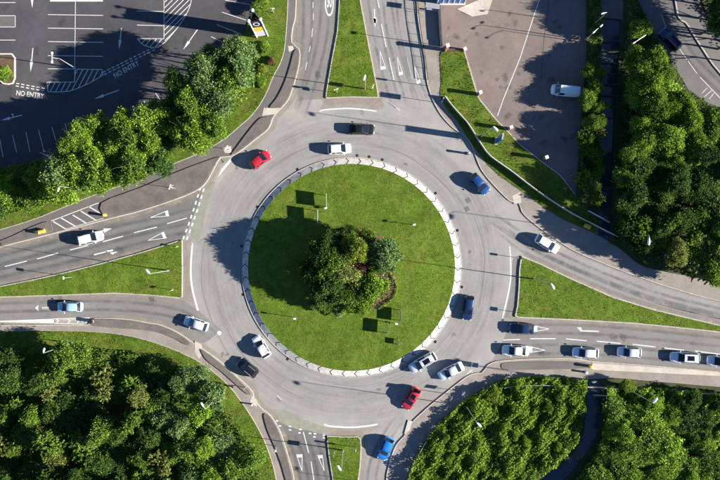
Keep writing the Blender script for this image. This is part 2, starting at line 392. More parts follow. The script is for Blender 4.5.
# textured raised islands between cycle path and carriageway
def nub(pts, z=0.27, mat='pavement_nub'):
    p = smooth_poly(pts, True, 3)
    return slab('traffic_island', p, z, mat)
nub([(294.5, 51), (299, 51.5), (297.5, 67), (292.5, 86), (287, 99), (280, 107), (270, 107.5), (277, 98), (285, 82), (290.5, 65)])
nub([(259.5, 119), (266, 117), (271.5, 118), (268.5, 127), (256.7, 137), (243, 147.5), (231.8, 154.8), (237, 147), (249, 131)])
nub([(217, 157.5), (217.5, 160), (211, 171), (202, 184.5), (181.5, 195.5), (150, 206), (120, 214), (107, 217.5), (102, 203), (140, 188), (180, 171)])
nub([(-60, 256), (0, 241), (31, 227.5), (48, 221.5), (52, 226), (51, 232), (30, 237), (0, 245), (-60, 261)])

tri_w = [(182, 240), (182.3, 270), (182, 298), (150, 295), (115, 293), (62, 295), (0, 297), (-160, 306), (-160, 303), (0, 286.5), (35, 279.5), (60, 274), (100, 264), (140, 253)]
isl_w = slab('grass_island', tri_w, 0.17, 'grass'); kerb(tri_w, 0.17, isl_w, closed=True)
sheet('island_apron', [(183, 240), (191.5, 237), (190.3, 262), (190.3, 280), (192.5, 296), (197, 309), (190, 304), (183, 299.5)], 0.007, 'pavement_tan')

KERB_SW = [(-160, 327), (0, 325.5), (54, 325), (88, 325), (92, 319), (125, 319), (150, 323), (161, 325), (177, 332), (192, 342), (207, 352), (222, 363), (237.5, 377), (252, 391), (254, 399), (262, 409), (270, 415), (279, 429), (284, 443), (288, 456), (294, 480), (300, 540), (305, 640)]
EDGE_F = [(-160, 332), (0, 331), (50, 330.5), (100, 332), (135, 337), (165, 346), (184, 354), (198, 361), (216, 374), (230, 387), (245, 407), (258, 428), (268, 450), (276, 479), (284, 540), (290, 640)]
ks = smooth_poly(KERB_SW, False); ef = smooth_poly(EDGE_F, False)
pav_sw = slab('pavement', ks+ef[::-1], 0.12, 'pavement_tan'); kerb(ks, 0.12, pav_sw)
verge_sw = slab('grass_verge', ef+[(-160, 640)], 0.17, 'grass_verge'); kerb(ef, 0.17, verge_sw, 'concrete', 0.10, name='edging')
nub([(201, 349.5), (206, 352), (221, 364), (236, 377.5), (250, 391.5), (247.5, 394), (233, 381.5), (220, 370), (207, 360)])
nub([(264, 414), (270, 416.5), (278, 430), (283, 444), (287, 457), (293, 482), (290, 495), (286, 480), (281, 463), (275, 447), (267, 428)])
nub([(95, 319.5), (125, 320), (150, 324), (161, 326), (177, 333), (189.5, 342), (187.5, 345), (176, 339), (161, 333), (140, 329.5), (96, 326)])

s_isl = [(327, 436), (344, 436.8), (360, 436.5), (361, 444), (360, 465), (358, 480), (352, 560), (344, 560), (333, 480), (329, 455)]
isl_s = slab('grass_island', s_isl, 0.17, 'grass'); kerb(s_isl, 0.17, isl_s, closed=True)
sheet('island_apron', [(323, 427), (351, 429), (379, 426), (368, 434), (361.5, 438), (360, 436), (327, 435.5)], 0.007, 'pavement_tan')

KERB_SE = [(378, 640), (383, 540), (386.5, 480), (388, 470), (391, 458), (397, 444), (406, 434), (409, 425.5), (425, 410), (440, 397.5), (461, 381), (472, 374), (482, 373), (485, 369), (488, 365), (493, 362.5), (505, 360.5), (540, 358.7), (570, 358.5), (586, 360.5), (592, 361.5), (650, 365.7), (720, 372), (880, 386)]
EDGE_SE = [(394, 640), (398, 540), (407, 480), (414, 460), (426, 441), (442, 420), (467, 398), (495, 383), (510, 378), (540, 376.5), (585, 379), (615, 378), (650, 381), (680, 383.5), (720, 387), (880, 400)]
kse = smooth_poly(KERB_SE, False); ese = smooth_poly(EDGE_SE, False)
pav_se = slab('pavement', kse+ese[::-1], 0.12, 'pavement_tan'); kerb(kse, 0.12, pav_se)
slab('ramp_strip', [(592, 362.7), (600, 363.3), (680, 368.8), (720, 372.5), (880, 386.5), (880, 389), (720, 375.8), (680, 374), (640, 372), (600, 370), (592, 369.5)], 0.17, 'pavement_pale')
nub([(501, 365), (508, 362.5), (540, 361), (580, 362), (588, 364), (586, 368), (560, 369), (530, 369.5), (506, 370)], 0.2, 'pavement_dark')
# banks either side of the stream, deep enough to hold it
bl = [(587, 379), (586.5, 397.5), (586, 415), (580, 442), (565, 462), (540, 479), (500, 520), (440, 640)]
br = [(601, 379), (600, 397.5), (599.5, 422), (591, 447), (572, 472), (555, 490), (530, 530), (500, 640)]
se_l = [p for p in ese if p[0] < 586]
bank1 = slab('embankment', se_l+smooth_poly(bl, False), 0.17, 'earth')
bank2 = slab('embankment', [(880, 640), (880, 400)]+[p for p in ese if 601.5 < p[0] < 879][::-1]+smooth_poly(br, False), 0.17, 'earth')
stream = sheet('stream', smooth_poly([(586.5, 372)]+bl, False)+smooth_poly([(602, 372)]+br, False)[::-1], 0.01, 'water')

KERB_NE = [(412, -160), (417, 0), (420, 31), (425, 59), (428, 86), (438, 110), (451, 126), (462, 134), (470, 142), (476, 157), (481, 169), (490, 181), (508, 199.5), (515, 202.5), (520, 203.5), (522, 212), (536, 225), (570, 248.5), (600, 262), (616, 268.5), (639, 277), (675, 289), (720, 301), (880, 338)]
EDGE_NE = [(434, -160), (437, 0), (439, 50), (441, 80), (440, 95), (446, 108), (457, 121), (467, 137), (476, 150), (488, 165), (500, 176), (522, 191.5), (555, 215), (570, 222.5), (595, 234), (620, 249), (640, 265), (667, 272), (693, 277), (720, 283), (880, 320)]
kne = smooth_poly(KERB_NE, False); ene = smooth_poly(EDGE_NE, False)
pav_ne = slab('pavement', kne+ene[::-1], 0.12, 'pavement_tan'); kerb(kne, 0.12, pav_ne)
e2 = [p for p in ene if p[1] > 52 and p[0] < 598]
sl_l = [(601, -160), (601, 40), (600, 100), (598.5, 190), (598, 236)]
sl_r = [(623, -160), (621, 0), (619, 50), (615, 100), (612.5, 150), (610, 222), (609, 243)]
verge_ne = slab('grass_verge', e2+[(598, 222), (586, 206), (576, 196), (560, 175), (542, 162), (520, 145), (508, 132), (496, 120), (478, 98), (470, 71), (464, 51), (441, 52)], 0.17, 'grass_verge')
kerb([(464, 51), (470, 71), (478, 98), (496, 120), (508, 132), (520, 145), (542, 162), (560, 175), (576, 196)], 0.17, verge_ne, 'concrete', 0.2)
slab('embankment', [(586, -160), (586, 60), (580, 120), (576, 196), (586, 206), (598, 222)]+sl_l[::-1], 0.4, 'earth')
ne_b = [(640, -160), (637, 0), (652, 31), (668, 58), (688, 90), (720, 112), (880, 200)]
bank3 = slab('embankment', sl_r+[p for p in ene if p[0] > 612]+ne_b[::-1], 0.35, 'earth')
sheet('stream', sl_l+sl_r[::-1], 0.01, 'water')
slab('footbridge_deck', [(600, -60), (600, 18), (622, 20), (622, -60)], 0.42, 'pavement_nub')
ne_road = sheet('road_surface', [(640, -160), (637, 0), (652, 31), (668, 58), (688, 90), (720, 112), (880, 200), (880, 140), (760, 118), (720, 73), (705, 53), (687, 24), (675, 0), (668, -160)], 0.004, 'asphalt_dark')
ker = smooth_poly([(668, -160), (675, 0), (687, 24), (705, 53), (720, 73), (760, 112), (880, 140)], False)
pav_e = slab('pavement', ker+[(880, 110), (775, 92), (735, 55), (718, 32), (703, 10), (694, -20), (690, -160)], 0.12, 'asphalt_dark')
kerb(ker, 0.14, pav_e, 'concrete', 0.26)
slab('grass_verge', [(880, 109), (775, 91), (735, 54), (718, 31), (703, 9), (694, -21), (690, -160), (880, -160)], 0.17, 'earth')

tri_e = [(521.5, 256.5), (540, 264), (570, 278.5), (611.7, 297), (653, 309.6), (690, 318.5), (720, 325.5), (880, 352), (880, 354), (720, 332), (674, 327), (632, 323), (570, 319.5), (515, 317), (517.5, 305), (519, 285), (519.5, 268)]
isl_e = slab('grass_island', tri_e, 0.17, 'grass'); kerb(tri_e, 0.2, isl_e, closed=True, wd=0.2)
sheet('island_apron', [(514, 257), (521, 255), (519, 268), (518.5, 285), (517, 305), (514.5, 317.5), (505, 318), (509.5, 297), (512, 277), (512.5, 262)], 0.007, 'asphalt_mid')
n_isl = [(346, -160), (339.5, 0), (337.5, 31), (331.5, 62.5), (325.5, 98), (350, 97), (378.5, 97.5), (372.7, 66.7), (366.5, 35), (360, 0), (350, -60), (347, -160)]
isl_n = slab('grass_island', n_isl, 0.2, 'grass'); kerb(n_isl, 0.2, isl_n, closed=True)
sheet('island_apron', [(325, 99), (350, 98), (380, 98.5), (386, 107), (377, 110), (347, 107.5), (320, 110)], 0.007, 'pavement_tan')
# worn anti-skid patches at the give-way lines
sheet('worn_surface', [(208, 184), (215, 182), (210, 195), (205, 215), (200, 238), (192, 241), (192, 228), (197, 208), (203, 194)], 0.0065, 'worn_patch', sm=True)
sheet('worn_surface', [(272, 410), (285, 411), (300, 418), (316, 424), (325, 428), (323, 434), (310, 431), (293, 428), (277, 420)], 0.0065, 'worn_patch', sm=True)
# pale dusty wedges where traffic does not run
def tarmac_patch(pts, mat='pavement_tan'): return sheet('dust_patch', pts, 0.0022, mat, sm=True)
# crossing paving (tactile) pale patches
for pts in ([(264, 108), (282, 108), (276, 114), (262, 116)], [(223, 148), (231, 146), (232, 153), (225, 153)], [(195, 341), (201, 344), (203, 354), (199, 359), (195, 352)],
            [(252, 396), (257, 400), (257, 407), (250, 402)], [(512, 196), (520, 192), (521, 203), (514, 204)], [(408, 420), (412, 421), (410, 430), (404, 434)],
            [(288, 46), (293, 46), (294, 50), (289, 52)]):
    slab('tactile_paving', pts, 0.135, 'pavement_pale', z0=0.05)

# ------------------------------------------------------------------ central island with its chevron kerb ring
def CP(r, a, z=0.0):   # polar point round the island
    return Vector((RC[0]+r*math.cos(a), RC[1]+r*math.sin(a), z))
R_IN, R_OUT = 103.2*S, 109.2*S
Z_IN, Z_OUT = 0.60, 0.13
isl = MB(); rings = 14; seg = 96
for k in range(rings+1):
    r = R_IN*(k/rings)
    for i in range(seg): isl.v.append(tuple(CP(r, 2*math.pi*i/seg, Z_IN-0.02+0.35*(1-(k/rings)**2))))
for k in range(rings):
    for i in range(seg):
        j = (i+1) % seg; isl.f.append((k*seg+i, (k+1)*seg+i, (k+1)*seg+j, k*seg+j)); isl.mi.append(0)
central = isl.build('roundabout_island', 'grass', smooth=60); central['kind'] = 'structure'
def island_z(p):
    r = (Vector((p.x, p.y, 0))-Vector((RC[0], RC[1], 0))).length/R_IN
    return Z_IN-0.02+0.35*(1-r*r) if r < 1 else 0
NB = 54; step_a = 2*math.pi/NB
under = MB()
for k, (r, z) in enumerate(((R_IN-0.15, Z_IN-0.06), (R_OUT, Z_OUT-0.06), (R_OUT+0.02, -0.03))):
    for i in range(seg): under.v.append(tuple(CP(r, 2*math.pi*i/seg, z)))
for k in range(2):
    for i in range(seg):
        j = (i+1) % seg; under.f.append((k*seg+i, (k+1)*seg+i, (k+1)*seg+j, k*seg+j)); under.mi.append(0)
ring = under.build('chevron_kerb', 'concrete_dark', central)
def chev_block(a0, a1, tip, thick, zlift, n=6):
    """one chevron paving block: its V points clockwise, lies on the sloping kerb"""
    vs = []; rows = []
    for k in range(n+1):
        s = k/n; r = R_IN+(R_OUT-R_IN)*s; v = tip*(1-abs(2*s-1)); z = Z_IN+(Z_OUT-Z_IN)*s+zlift
        rows.append((r, a0-v, a1-v, z))
    for r, b0, b1, z in rows:
        vs += [Vector((r*math.cos(b0), r*math.sin(b0), z)), Vector((r*math.cos(b1), r*math.sin(b1), z)),
               Vector((r*math.cos(b0), r*math.sin(b0), z-thick)), Vector((r*math.cos(b1), r*math.sin(b1), z-thick))]
    fs = []
    for k in range(n):
        a = 4*k; b = a+4
        fs += [(a, b, b+1, a+1), (a+2, a, b, b+2)[::-1], (a+1, a+3, b+3, b+1)[::-1], (a+3, a+2, b+2, b+3)]
    fs += [(0, 1, 3, 2), (4*n, 4*n+2, 4*n+3, 4*n+1)]
    mb = MB(); mb.add(vs, fs); return mb
tip = 0.46*S/0.177/ (106*S) * 1.0
wb = chev_block(0, step_a*0.90, tip, 0.12, 0.0)
db = chev_block(step_a*0.915, step_a*0.985, tip, 0.12, -0.012)
b0 = wb.build('kerb_block', 'kerb_white', ring); d0 = db.build('dark_block', 'concrete_dark', ring)
for o, nm in ((b0, 'kerb_block'), (d0, 'dark_block')):
    o.location = (RC[0], RC[1], 0)
    for i in range(1, NB):
        c = o.copy(); COL.objects.link(c); c.rotation_euler.z = i*step_a; c.parent = ring
        c.location.z = rk.uniform(-0.012, 0.004)
kerb([((CP(R_OUT+0.1, i*2*math.pi/180).x)/S+360, 240-CP(R_OUT+0.1, i*2*math.pi/180).y/S) for i in range(180)], 0.12, central, 'concrete', 0.15, closed=True)
# soil bed with its yellow-green edging hedge
def zsheet(pts, z, mat, name, parent):
    o = slab(name, pts, z, mat, kind=None, parent=parent, z0=z-0.3); return o
zsheet(smooth_poly([(372, 262), (390, 268), (397, 283), (392, 298), (378, 308), (350, 313), (320, 308), (308, 290), (308, 262), (318, 240), (345, 228), (375, 232), (392, 250)]), 0.965, 'soil', 'planting_bed', central)

# ------------------------------------------------------------------ painted markings (children of the road)
ZM = 0.012
def line(pts, wd, mat='white_paint', name='lane_line', z=ZM, parent=road): return ribbon(pts, wd, z, name, mat, parent)
def dash(x0, y0, x1, y1, wd=0.16, mat='white_paint', **k): return line([(x0, y0), (x1, y1)], wd, mat, 'lane_dash', **k)
def poly(pts, mat='white_paint', name='painted_shape', z=ZM, parent=road): return slab(name, pts, z, mat, kind=None, parent=parent, thick=False)
def tri(apex, b1, b2, mat='white_paint'):
    """hollow elongated give way triangle"""
    a, b, c = P(*apex, ZM), P(*b1, ZM), P(*b2, ZM)
    def q(p): return (p.x/S+360, 240-p.y/S)
    mb = MB()
    def bar(p, q_, wd):
        d = (q_-p).normalized(); n = Vector((-d.y, d.x, 0))*wd/2
        mb.add([p-n, q_-n, q_+n, p+n], [(0, 1, 2, 3)])
    bar(a, b, 0.11)
    a2 = a+Vector((0, 0, 0.004)); bar(a2, c+Vector((0, 0, 0.004)), 0.11)
    u = Vector((0, 0, 0.008)); d = (a-(b+c)/2).normalized()*0.3
    bar(b+u+d, c+u+d, 0.55)
    return mb.build('give_way_triangle', mat, road)
def arrow(tail, head, wd=0.22, hl=1.5, hw=0.75, mat='white_paint', bend=0, parent=road, z=ZM):
    a, b = P(*tail, z), P(*head, z); d = (b-a).normalized(); n = Vector((-d.y, d.x, 0)); mb = MB()
    e = b-d*hl
    mb.add([a-n*wd/2, e-n*wd/2, e+n*wd/2, a+n*wd/2], [(0, 1, 2, 3)])
    if bend == 0: mb.add([e-n*hw/2, b, e+n*hw/2], [(0, 1, 2)])
    else:   # turning arrow: shaft, cross piece, barb
        k = n*bend
        mb.add([e-k*wd/2*0, e+d*wd*1.4, e+d*wd*1.4+k*0.7, e+k*0.7], [(0, 1, 2, 3)] if bend < 0 else [(3, 2, 1, 0)])
        c = e+k*0.7+d*wd*0.7
        mb.add([c-d*0.45, c+d*0.45, c+k*0.75+d*0.25], [(0, 1, 2)] if bend > 0 else [(2, 1, 0)])
    return mb.build('arrow_marking', mat, parent)
# north leg
for a in ((313, 2, 313, 8), (313.4, 13, 313.2, 20), (312.7, 28, 311.8, 37), (310.3, 46, 309.2, 52), (307, 62, 305.3, 70)): dash(*a, mat='worn_paint')
line(smooth_poly([(296.6, -10), (295, 12), (292.5, 30), (288, 42)], False), 0.13, 'worn_paint')
for a in ((377.5, -1, 379.3, 8), (381.3, 24, 386.2, 47), (389, 57.5, 394, 80)): dash(*a)
for a in ((407, 57.5, 412, 79),): dash(*a, mat='faint_paint')
arrow((374.3, 9), (375.2, 28), 0.2, 1.9, 0.6, bend=0)
poly([(373, 18), (377, 19), (376, 24), (373.5, 22)])
tri((380, 51), (380.8, 70), (386, 69)); tri((397.4, 57), (399, 75.5), (403, 74.5)); tri((414.5, 66), (417, 84.5), (420.8, 82.5))
for i in range(5): dash(388+i*2.4, 102+i*1.6, 390.3+i*2.4, 104+i*1.6, 0.28, 'worn_paint'); 
dash(385, 100, 396, 108, 0.1, 'faint_paint')
line(smooth_poly([(319, 111.5), (326, 109.6), (347.5, 108.4), (364, 109.5), (377, 111.2)], False), [0.08]+[0.24]*15+[0.08], 'white_paint', 'edge_line')
# the 30 roundel, read in driving direction
def text_obj(body, loc, size, rz, name, mat, parent, sx=1.0, sy=1.0, z=ZM+0.004, bold=0.01, rot=None, align='CENTER'):
    cu = bpy.data.curves.new(name, 'FONT'); cu.body = body; cu.size = size; cu.align_x = align; cu.align_y = 'CENTER'; cu.offset = bold
    to = bpy.data.objects.new(name, cu); COL.objects.link(to)
    me = bpy.data.meshes.new_from_object(to.evaluated_get(bpy.context.evaluated_depsgraph_get()))
    bpy.data.objects.remove(to); bpy.data.curves.remove(cu)
    me.materials.clear(); me.materials.append(MATS[mat])
    o = bpy.data.objects.new(name, me); COL.objects.link(o); o.parent = parent
    o.location = Vector((loc[0], loc[1], z)); o.scale = (sx, sy, 1)
    o.rotation_euler = rot if rot else (0, 0, rz); return o
def oval(cx, cy, rx, ry, wd, mat='white_paint'):
    mb = MB(); n = 40; vs = []
    for i in range(n):
        t = 2*math.pi*i/n; c = P(cx, cy, ZM)
        for q in (0, wd): vs.append(c+Vector(((rx*S-q)*math.cos(t), (ry*S-q*1.8)*math.sin(t), 0)))
    mb.add(vs, [(2*i, 2*((i+1) % n), 2*((i+1) % n)+1, 2*i+1) for i in range(n)]); return mb.build('speed_roundel', mat, road)
oval(329.3, 3.2, 4.5, 13, 0.22)
text_obj('30', P(329.3, 1.8), 1.15, 0, 'speed_number', 'white_paint', road, 0.8, 2.6, bold=0.03)
# west leg
for a in ((5, 266.5, 27, 261), (37, 259, 58, 253), (70, 250, 88, 245.5), (103, 241.7, 123, 236.2), (134, 232.7, 157, 227), (167, 223.7, 187, 218)): dash(*a)
tri((150.5, 217.5), (168, 210.4), (169.3, 215.8)); tri((148, 240.5), (164, 231.8), (166.8, 237.8))
arrow((98, 232), (112, 228.5), 0.2, 1.5, 0.75)
mb = MB()
for p_, q_, w_ in (((94, 254.8), (107, 251.5), 0.22), ((106, 251.6), (113, 250.2), 0.3)):
    a_, b_2 = P(*p_, ZM), P(*q_, ZM); d_ = (b_2-a_).normalized(); n_ = Vector((-d_.y, d_.x, 0))*w_/2
    mb.add([a_-n_, b_2-n_, b_2+n_, a_+n_], [(0, 1, 2, 3)])
mb.add([P(109.5, 252.6, ZM+.004), P(118, 251.6, ZM+.004), P(112.5, 254.6, ZM+.004)], [(0, 2, 1)])
mb.build('arrow_marking', 'white_paint', road)
for (x0, y0, x1, y1) in ((200.6, 187, 183, 239.5), (204, 188.5, 186.5, 240)):
    n = 8; cx = [(x0*(1-t)**1+x1*t - 3.2*math.sin(math.pi*t)*-0.2, y0*(1-t)+y1*t) for t in [i/(2*n-1) for i in range(2*n)]]
    for i in range(n): dash(*cx[2*i], *cx[2*i+1], 0.3)
line(smooth_poly([(192.5, 243), (191, 262), (191, 278), (193.2, 293), (198, 310.5)], False), [0.15]+[0.34]*15+[0.4], 'white_paint', 'edge_line')
for a in ((53.5, 221.5, 66, 229), (60.6, 217.5, 76, 226.5), (73, 215, 87, 223.5), (81, 211, 96.6, 220.6), (89, 206.5, 101.5, 214)): dash(*a, 0.2, z=0.132)
line([(51.5, 221), (99, 202.8)], 0.14, z=0.132); line([(66, 229.2), (104, 218.2)], 0.14, 'worn_paint', z=0.136)
# exit to the west, tapered line and hatched box
poly([(-160, 321), (0, 320.8), (54, 318.8), (54, 323.4), (0, 322.2), (-160, 322.5)])
line([(54, 318.9), (90, 317.8)], 0.14); line([(54, 323.3), (90, 324.4)], 0.14, z=ZM+.004)
poly([(55, 319.6), (89, 318.6), (89, 323.4), (55, 322.8)], 'worn_paint', z=0.008)
for x in (57, 68.5, 77.5, 86): poly([(x, 318.8), (x+2, 321), (x, 323.4), (x-1.2, 323.4), (x+.6, 321), (x-1.2, 318.8)], z=ZM+.008)
poly([(35, 308), (38.6, 304.8), (38, 308), (38.6, 311), ]); dash(42, 307.6, 49, 307.2, 0.16); dash(42, 309, 49, 308.8, 0.12, 'worn_paint')
poly([(231.2, 157.5), (231.4, 161), (224, 170), (217.5, 178), (221, 169.5)]); dash(223, 174.5, 218.5, 181.5, 0.12, 'worn_paint')
# south leg
tri((302, 471), (296.4, 454.4), (302.2, 454.2)); tri((324.3, 471), (317.5, 455.2), (322.3, 455))
dash(303.3, 432, 308.7, 453); dash(311, 461.5, 314, 481); dash(277, 395.5, 282, 400, 0.2, 'worn_paint')
for x, y in ((277, 421), (280, 426), (290, 426.5), (290, 430), (300.5, 429.5), (299.5, 433), (310, 433.5), (315, 433.8), (314.5, 437), (324, 435.5), (324, 438)): poly([(x-1.3, y-.9), (x+1.3, y-.6), (x+1.3, y+.8), (x-1.3, y+.5)])
line(smooth_poly([(324, 424.4), (331, 426.4), (351, 427.4), (368, 426), (378, 424.2)], False), [0.12]+[0.3]*15+[0.1], 'white_paint', 'edge_line')
# east leg
line(smooth_poly([(509.7, 246.5), (510.6, 262), (510.6, 278), (509.2, 288), (507, 299), (502.4, 318)], False), [0.24]*10+[0.28]*10+[0.15], 'white_paint', 'edge_line')
for a in ((503, 340, 520, 339.5), (530, 338.7, 555.5, 338.7), (566, 338.9, 586.7, 340.8), (596.7, 341.2, 621, 343.5), (632.5, 344.3, 655.5, 347), (664, 348, 684, 350.3), (695, 351, 722, 354.6)): dash(*a, 0.17)
tri((549, 329), (534, 325.8), (534, 331.8)); tri((545, 350.3), (529, 346.5), (529, 352.5))
mb = MB(); u_ = ZM
for pts_ in ([(580, 330.2), (598.8, 330.8), (598.8, 332), (580, 331.4)], [(576.5, 327.3), (580.5, 327.3), (582.5, 330.6), (580.5, 331)], ):
    mb.add([P(*q, u_) for q in pts_], [tuple(range(len(pts_)-1, -1, -1))]); u_ += 0.004
mb.build('arrow_marking', 'white_paint', road)
dash(461, 381.5, 471.5, 370, 0.35, 'worn_paint'); dash(463, 384, 473.5, 371.5, 0.14, 'worn_paint')
# north-east side road
for a in ((656.5, 0, 658, 4), (661, 13.5, 666, 27), (679, 48, 687, 59.5), (688, 61, 697, 73.5), (700, 77, 720, 98)): dash(*a, 0.15, 'worn_paint')
for a in ((702, 93, 707, 88), (704, 97, 712, 90), (709, 99, 714, 93)): dash(*a, 0.14, 'worn_paint')
# manhole covers, drain grates
def flat_round(x, y, r, name, mat, parent, z=0.008, n=16):
    mb = MB(); mb.lathe([(r, z-0.02), (r, z), (r*0.86, z+0.003)], n, P(x, y)); return mb.build(name, mat, parent)
for x, y in ((297.7, 170), (357, 156.2), (369, 157.2), (382, 160.5), (435, 193.5), (456.5, 230.6), (461.6, 287), (435.4, 342), (242.6, 294.6), (287.4, 359.2), (256.8, 206.5), (241, 246)):
    d_ = (P(x, y)-P(351.5, 267.3)); a_ = math.atan2(d_.y, d_.x); mb = MB()
    cc = CP(110.6*S+0.25, a_)
    for k in range(5): mb.box((cc.x+math.cos(a_)*(k-2)*.08, cc.y+math.sin(a_)*(k-2)*.08, 0.012), (.05, .42, .02), a_)
    mb.box((cc.x, cc.y, 0.002), (.46, .46, .006), a_)
    mb.build('drain_grate', 'dark_metal', road)
for x, y, a_ in ((468.2, 200.3, 30), (467, 209, 25)):
    mb = MB(); mb.box(P(x, y, 0.004), (.85, .85, .016), R(a_)); mb.box(P(x, y, 0.012), (.6, .6, .016), R(a_)); mb.build('manhole_cover', 'tar_faint', road)
flat_round(219.2, 333, 0.36, 'manhole_cover', 'white_metal', road)
for x, y in ((507, 25), (477, 34), (502, 47.5), (497, 79.5), (501, 87.5), (519, 73.5), (466, 41), (525, 70)):
    flat_round(x, y, 0.36, 'manhole_cover', 'pavement_nub', ne_car_park, z=0.014)
def soft_ribbon(path, wd, mat, name, z=0.0095, off=0.0, parent=road, world=False):
    """worn band whose strength fades to nothing at both edges and ends"""
    pts = [P(*p) if not world else Vector((*p, 0)) for p in path]; n = len(pts); vs = []; ed = []
    for i, p in enumerate(pts):
        d = (pts[min(i+1, n-1)]-pts[max(i-1, 0)]).normalized(); nn = Vector((-d.y, d.x, 0)); e_ = min(1.0, min(i, n-1-i)/3)
        for k, f in ((-.5, 0), (-.2, 1), (.2, 1), (.5, 0)): q = p+nn*(off+k*wd); vs.append((q.x, q.y, z)); ed.append(f*e_)
    mb = MB(); mb.add(vs, [(4*i+k, 4*i+4+k, 4*i+5+k, 4*i+1+k) for i in range(n-1) for k in range(3)]); o = mb.build(name, mat, parent)
    a = o.data.attributes.new('edge', 'FLOAT', 'POINT'); a.data.foreach_set('value', ed); return o
LANES = [[(-60, 276), (5, 259), (67, 243), (120, 230), (160, 221), (195, 212)], [(-60, 288), (5, 272), (60, 260), (120, 244), (160, 234), (195, 226)],
         [(215, 338), (190, 319), (165, 311), (120, 306), (60, 306), (-60, 310)], [(750, 345), (690, 339), (630, 333), (570, 329), (500, 330)], [(750, 364), (690, 358), (630, 352.5), (570, 349), (500, 351)],
         [(490, 216), (530, 243), (570, 263), (620, 284), (670, 301), (760, 322)], [(500, 228), (525, 248), (560, 266), (620, 291), (670, 307), (760, 328)], [(299, 120), (312, 80), (322, 40), (326, 0), (330, -40)], [(290, 110), (301, 75), (307, 40), (308, 0), (310, -40)],
         [(370, -20), (377, 30), (386, 70), (396, 105)], [(385, -20), (391, 30), (401, 70), (412, 108)], [(398, -20), (404, 30), (414, 75), (426, 108)],
         [(308, 500), (300, 460), (290, 435)], [(326, 500), (319, 460), (312, 438)], [(400, 418), (385, 440), (374, 465), (370, 500)], [(684, -20), (668, 5), (680, 40), (700, 68), (735, 100)]]
for ln in LANES:
    q = smooth_poly(ln, False, 6)
    for o_ in (-.75, .75): soft_ribbon(q, 0.75, 'tyre_wear', 'tyre_track', 0.0095, o_)
    soft_ribbon(q, 0.8, 'tyre_polish', 'lane_centre', 0.0088, 0.0)
for kp, sg in ((kc, 1), (ks, 1), (kse, -1), (kne, 1)):
    for wd_, z_ in ((1.6, 0.0105),): soft_ribbon(kp, wd_, 'edge_grit', 'edge_grit', z_, .3*sg)
for kp in (tri_w, tri_e, n_isl, s_isl):
    soft_ribbon(smooth_poly(kp+[kp[0]], False, 3), 2.4, 'edge_grit', 'edge_grit', 0.0108)
rs = random.Random(77)
def stain(x, y, r, parent, z):
    n = 18; k1, k2 = rs.uniform(0, 6), rs.uniform(0, 6); vs = [P(x, y, z)]; ed = [1.0]; c = P(x, y, z)
    for f, e_ in ((.5, .9), (1, 0)):
        for i in range(n):
            t = 2*math.pi*i/n; q = r*f*(1+.25*math.sin(2*t+k1)+.15*math.sin(5*t+k2)); vs.append(c+Vector((q*math.cos(t), q*math.sin(t), 0))); ed.append(e_)
    mb = MB(); mb.add(vs, [(0, 1+i, 1+(i+1) % n) for i in range(n)]+[(1+i, 1+n+i, 1+n+(i+1) % n, 1+(i+1) % n) for i in range(n)])
    o = mb.build('oil_stain', 'oil_stain', parent); a = o.data.attributes.new('edge', 'FLOAT', 'POINT'); a.data.foreach_set('value', ed)
for i in range(46):
    stain(rs.uniform(446, 575), rs.uniform(8, 150), rs.uniform(.3, 1.0), ne_car_park, 0.0125) if i < 26 else stain(rs.uniform(5, 215), rs.uniform(4, 120), rs.uniform(.3, .9), nw_car_park, 0.0105)
for i in range(12):
    a_ = rs.uniform(0, 6.28); q_ = CP(rs.uniform(116, 158)*S, a_); stain(q_.x/S+360, 240-q_.y/S, rs.uniform(.25, .8), road, 0.0112)
for x, y in ((613, 337), (623, 337.5), (588, 289), (541, 352), (575, 354), (152, 300), (335, 60), (318, 75), (120, 250), (60, 300)): stain(x, y, .8, road, 0.0112)
# tar seams and skid marks round the ring
for r0, a0, a1, wd in ((133, -18, 22, .10), (124, 35, 78, .10), (139, 196, 250, .09), (150, 170, 215, .08), (118.5, 262, 330, .07), (128, 100, 130, .08)):
    pts = [CP(r0*S+0.12*math.sin(t*0.21), R(t)) for t in np.linspace(a0, a1, 24)]
    ribbon([(p.x, p.y) for p in pts], wd, 0.0025, 'tar_seam', 'tar_faint', road, world=True)

# ------------------------------------------------------------------ car park markings (north west)
ZC = 0.014
cpm = dict(parent=nw_car_park, z=ZC)
def cl(*a, wd=0.11, mat='white_paint'): return line([(a[0], a[1]), (a[2], a[3])], wd, mat, 'bay_line', ZC, nw_car_park)
cl(75.5, 1, 74.6, 81.5)
cl(50, 0.6, 103, 0.6, wd=0.3)
for y0 in (15, 28.5, 42, 56): cl(48, y0-.5, 103, y0+.3)
cl(48, 68.7, 74.5, 68.9)
for y0 in (2.4, 40): cl(-60, y0, 15.5, y0)
poly([(-60, 15.8), (15, 15.8), (15, 26.7), (-60, 26.7)], 'pavement_dark', 'bay_surface', ZC-0.004, nw_car_park)
cl(-60, 15.6, 15.4, 15.6); cl(-60, 26.9, 15.4, 26.9); cl(15.3, 15.6, 15.3, 26.9)
cl(137, 11, 164, 11.4); cl(137, 25, 164, 25.6); cl(164, -8, 164, 38.6); cl(137, 38.6, 164, 38.6)
cur = smooth_poly([(192, -6), (190, 6), (183, 20), (174, 32), (165, 42), (155.6, 47.5), (144, 45), (137, 38.6)], False)
line(cur, 0.12, 'white_paint', 'hatch_border', ZC+.004, nw_car_park)
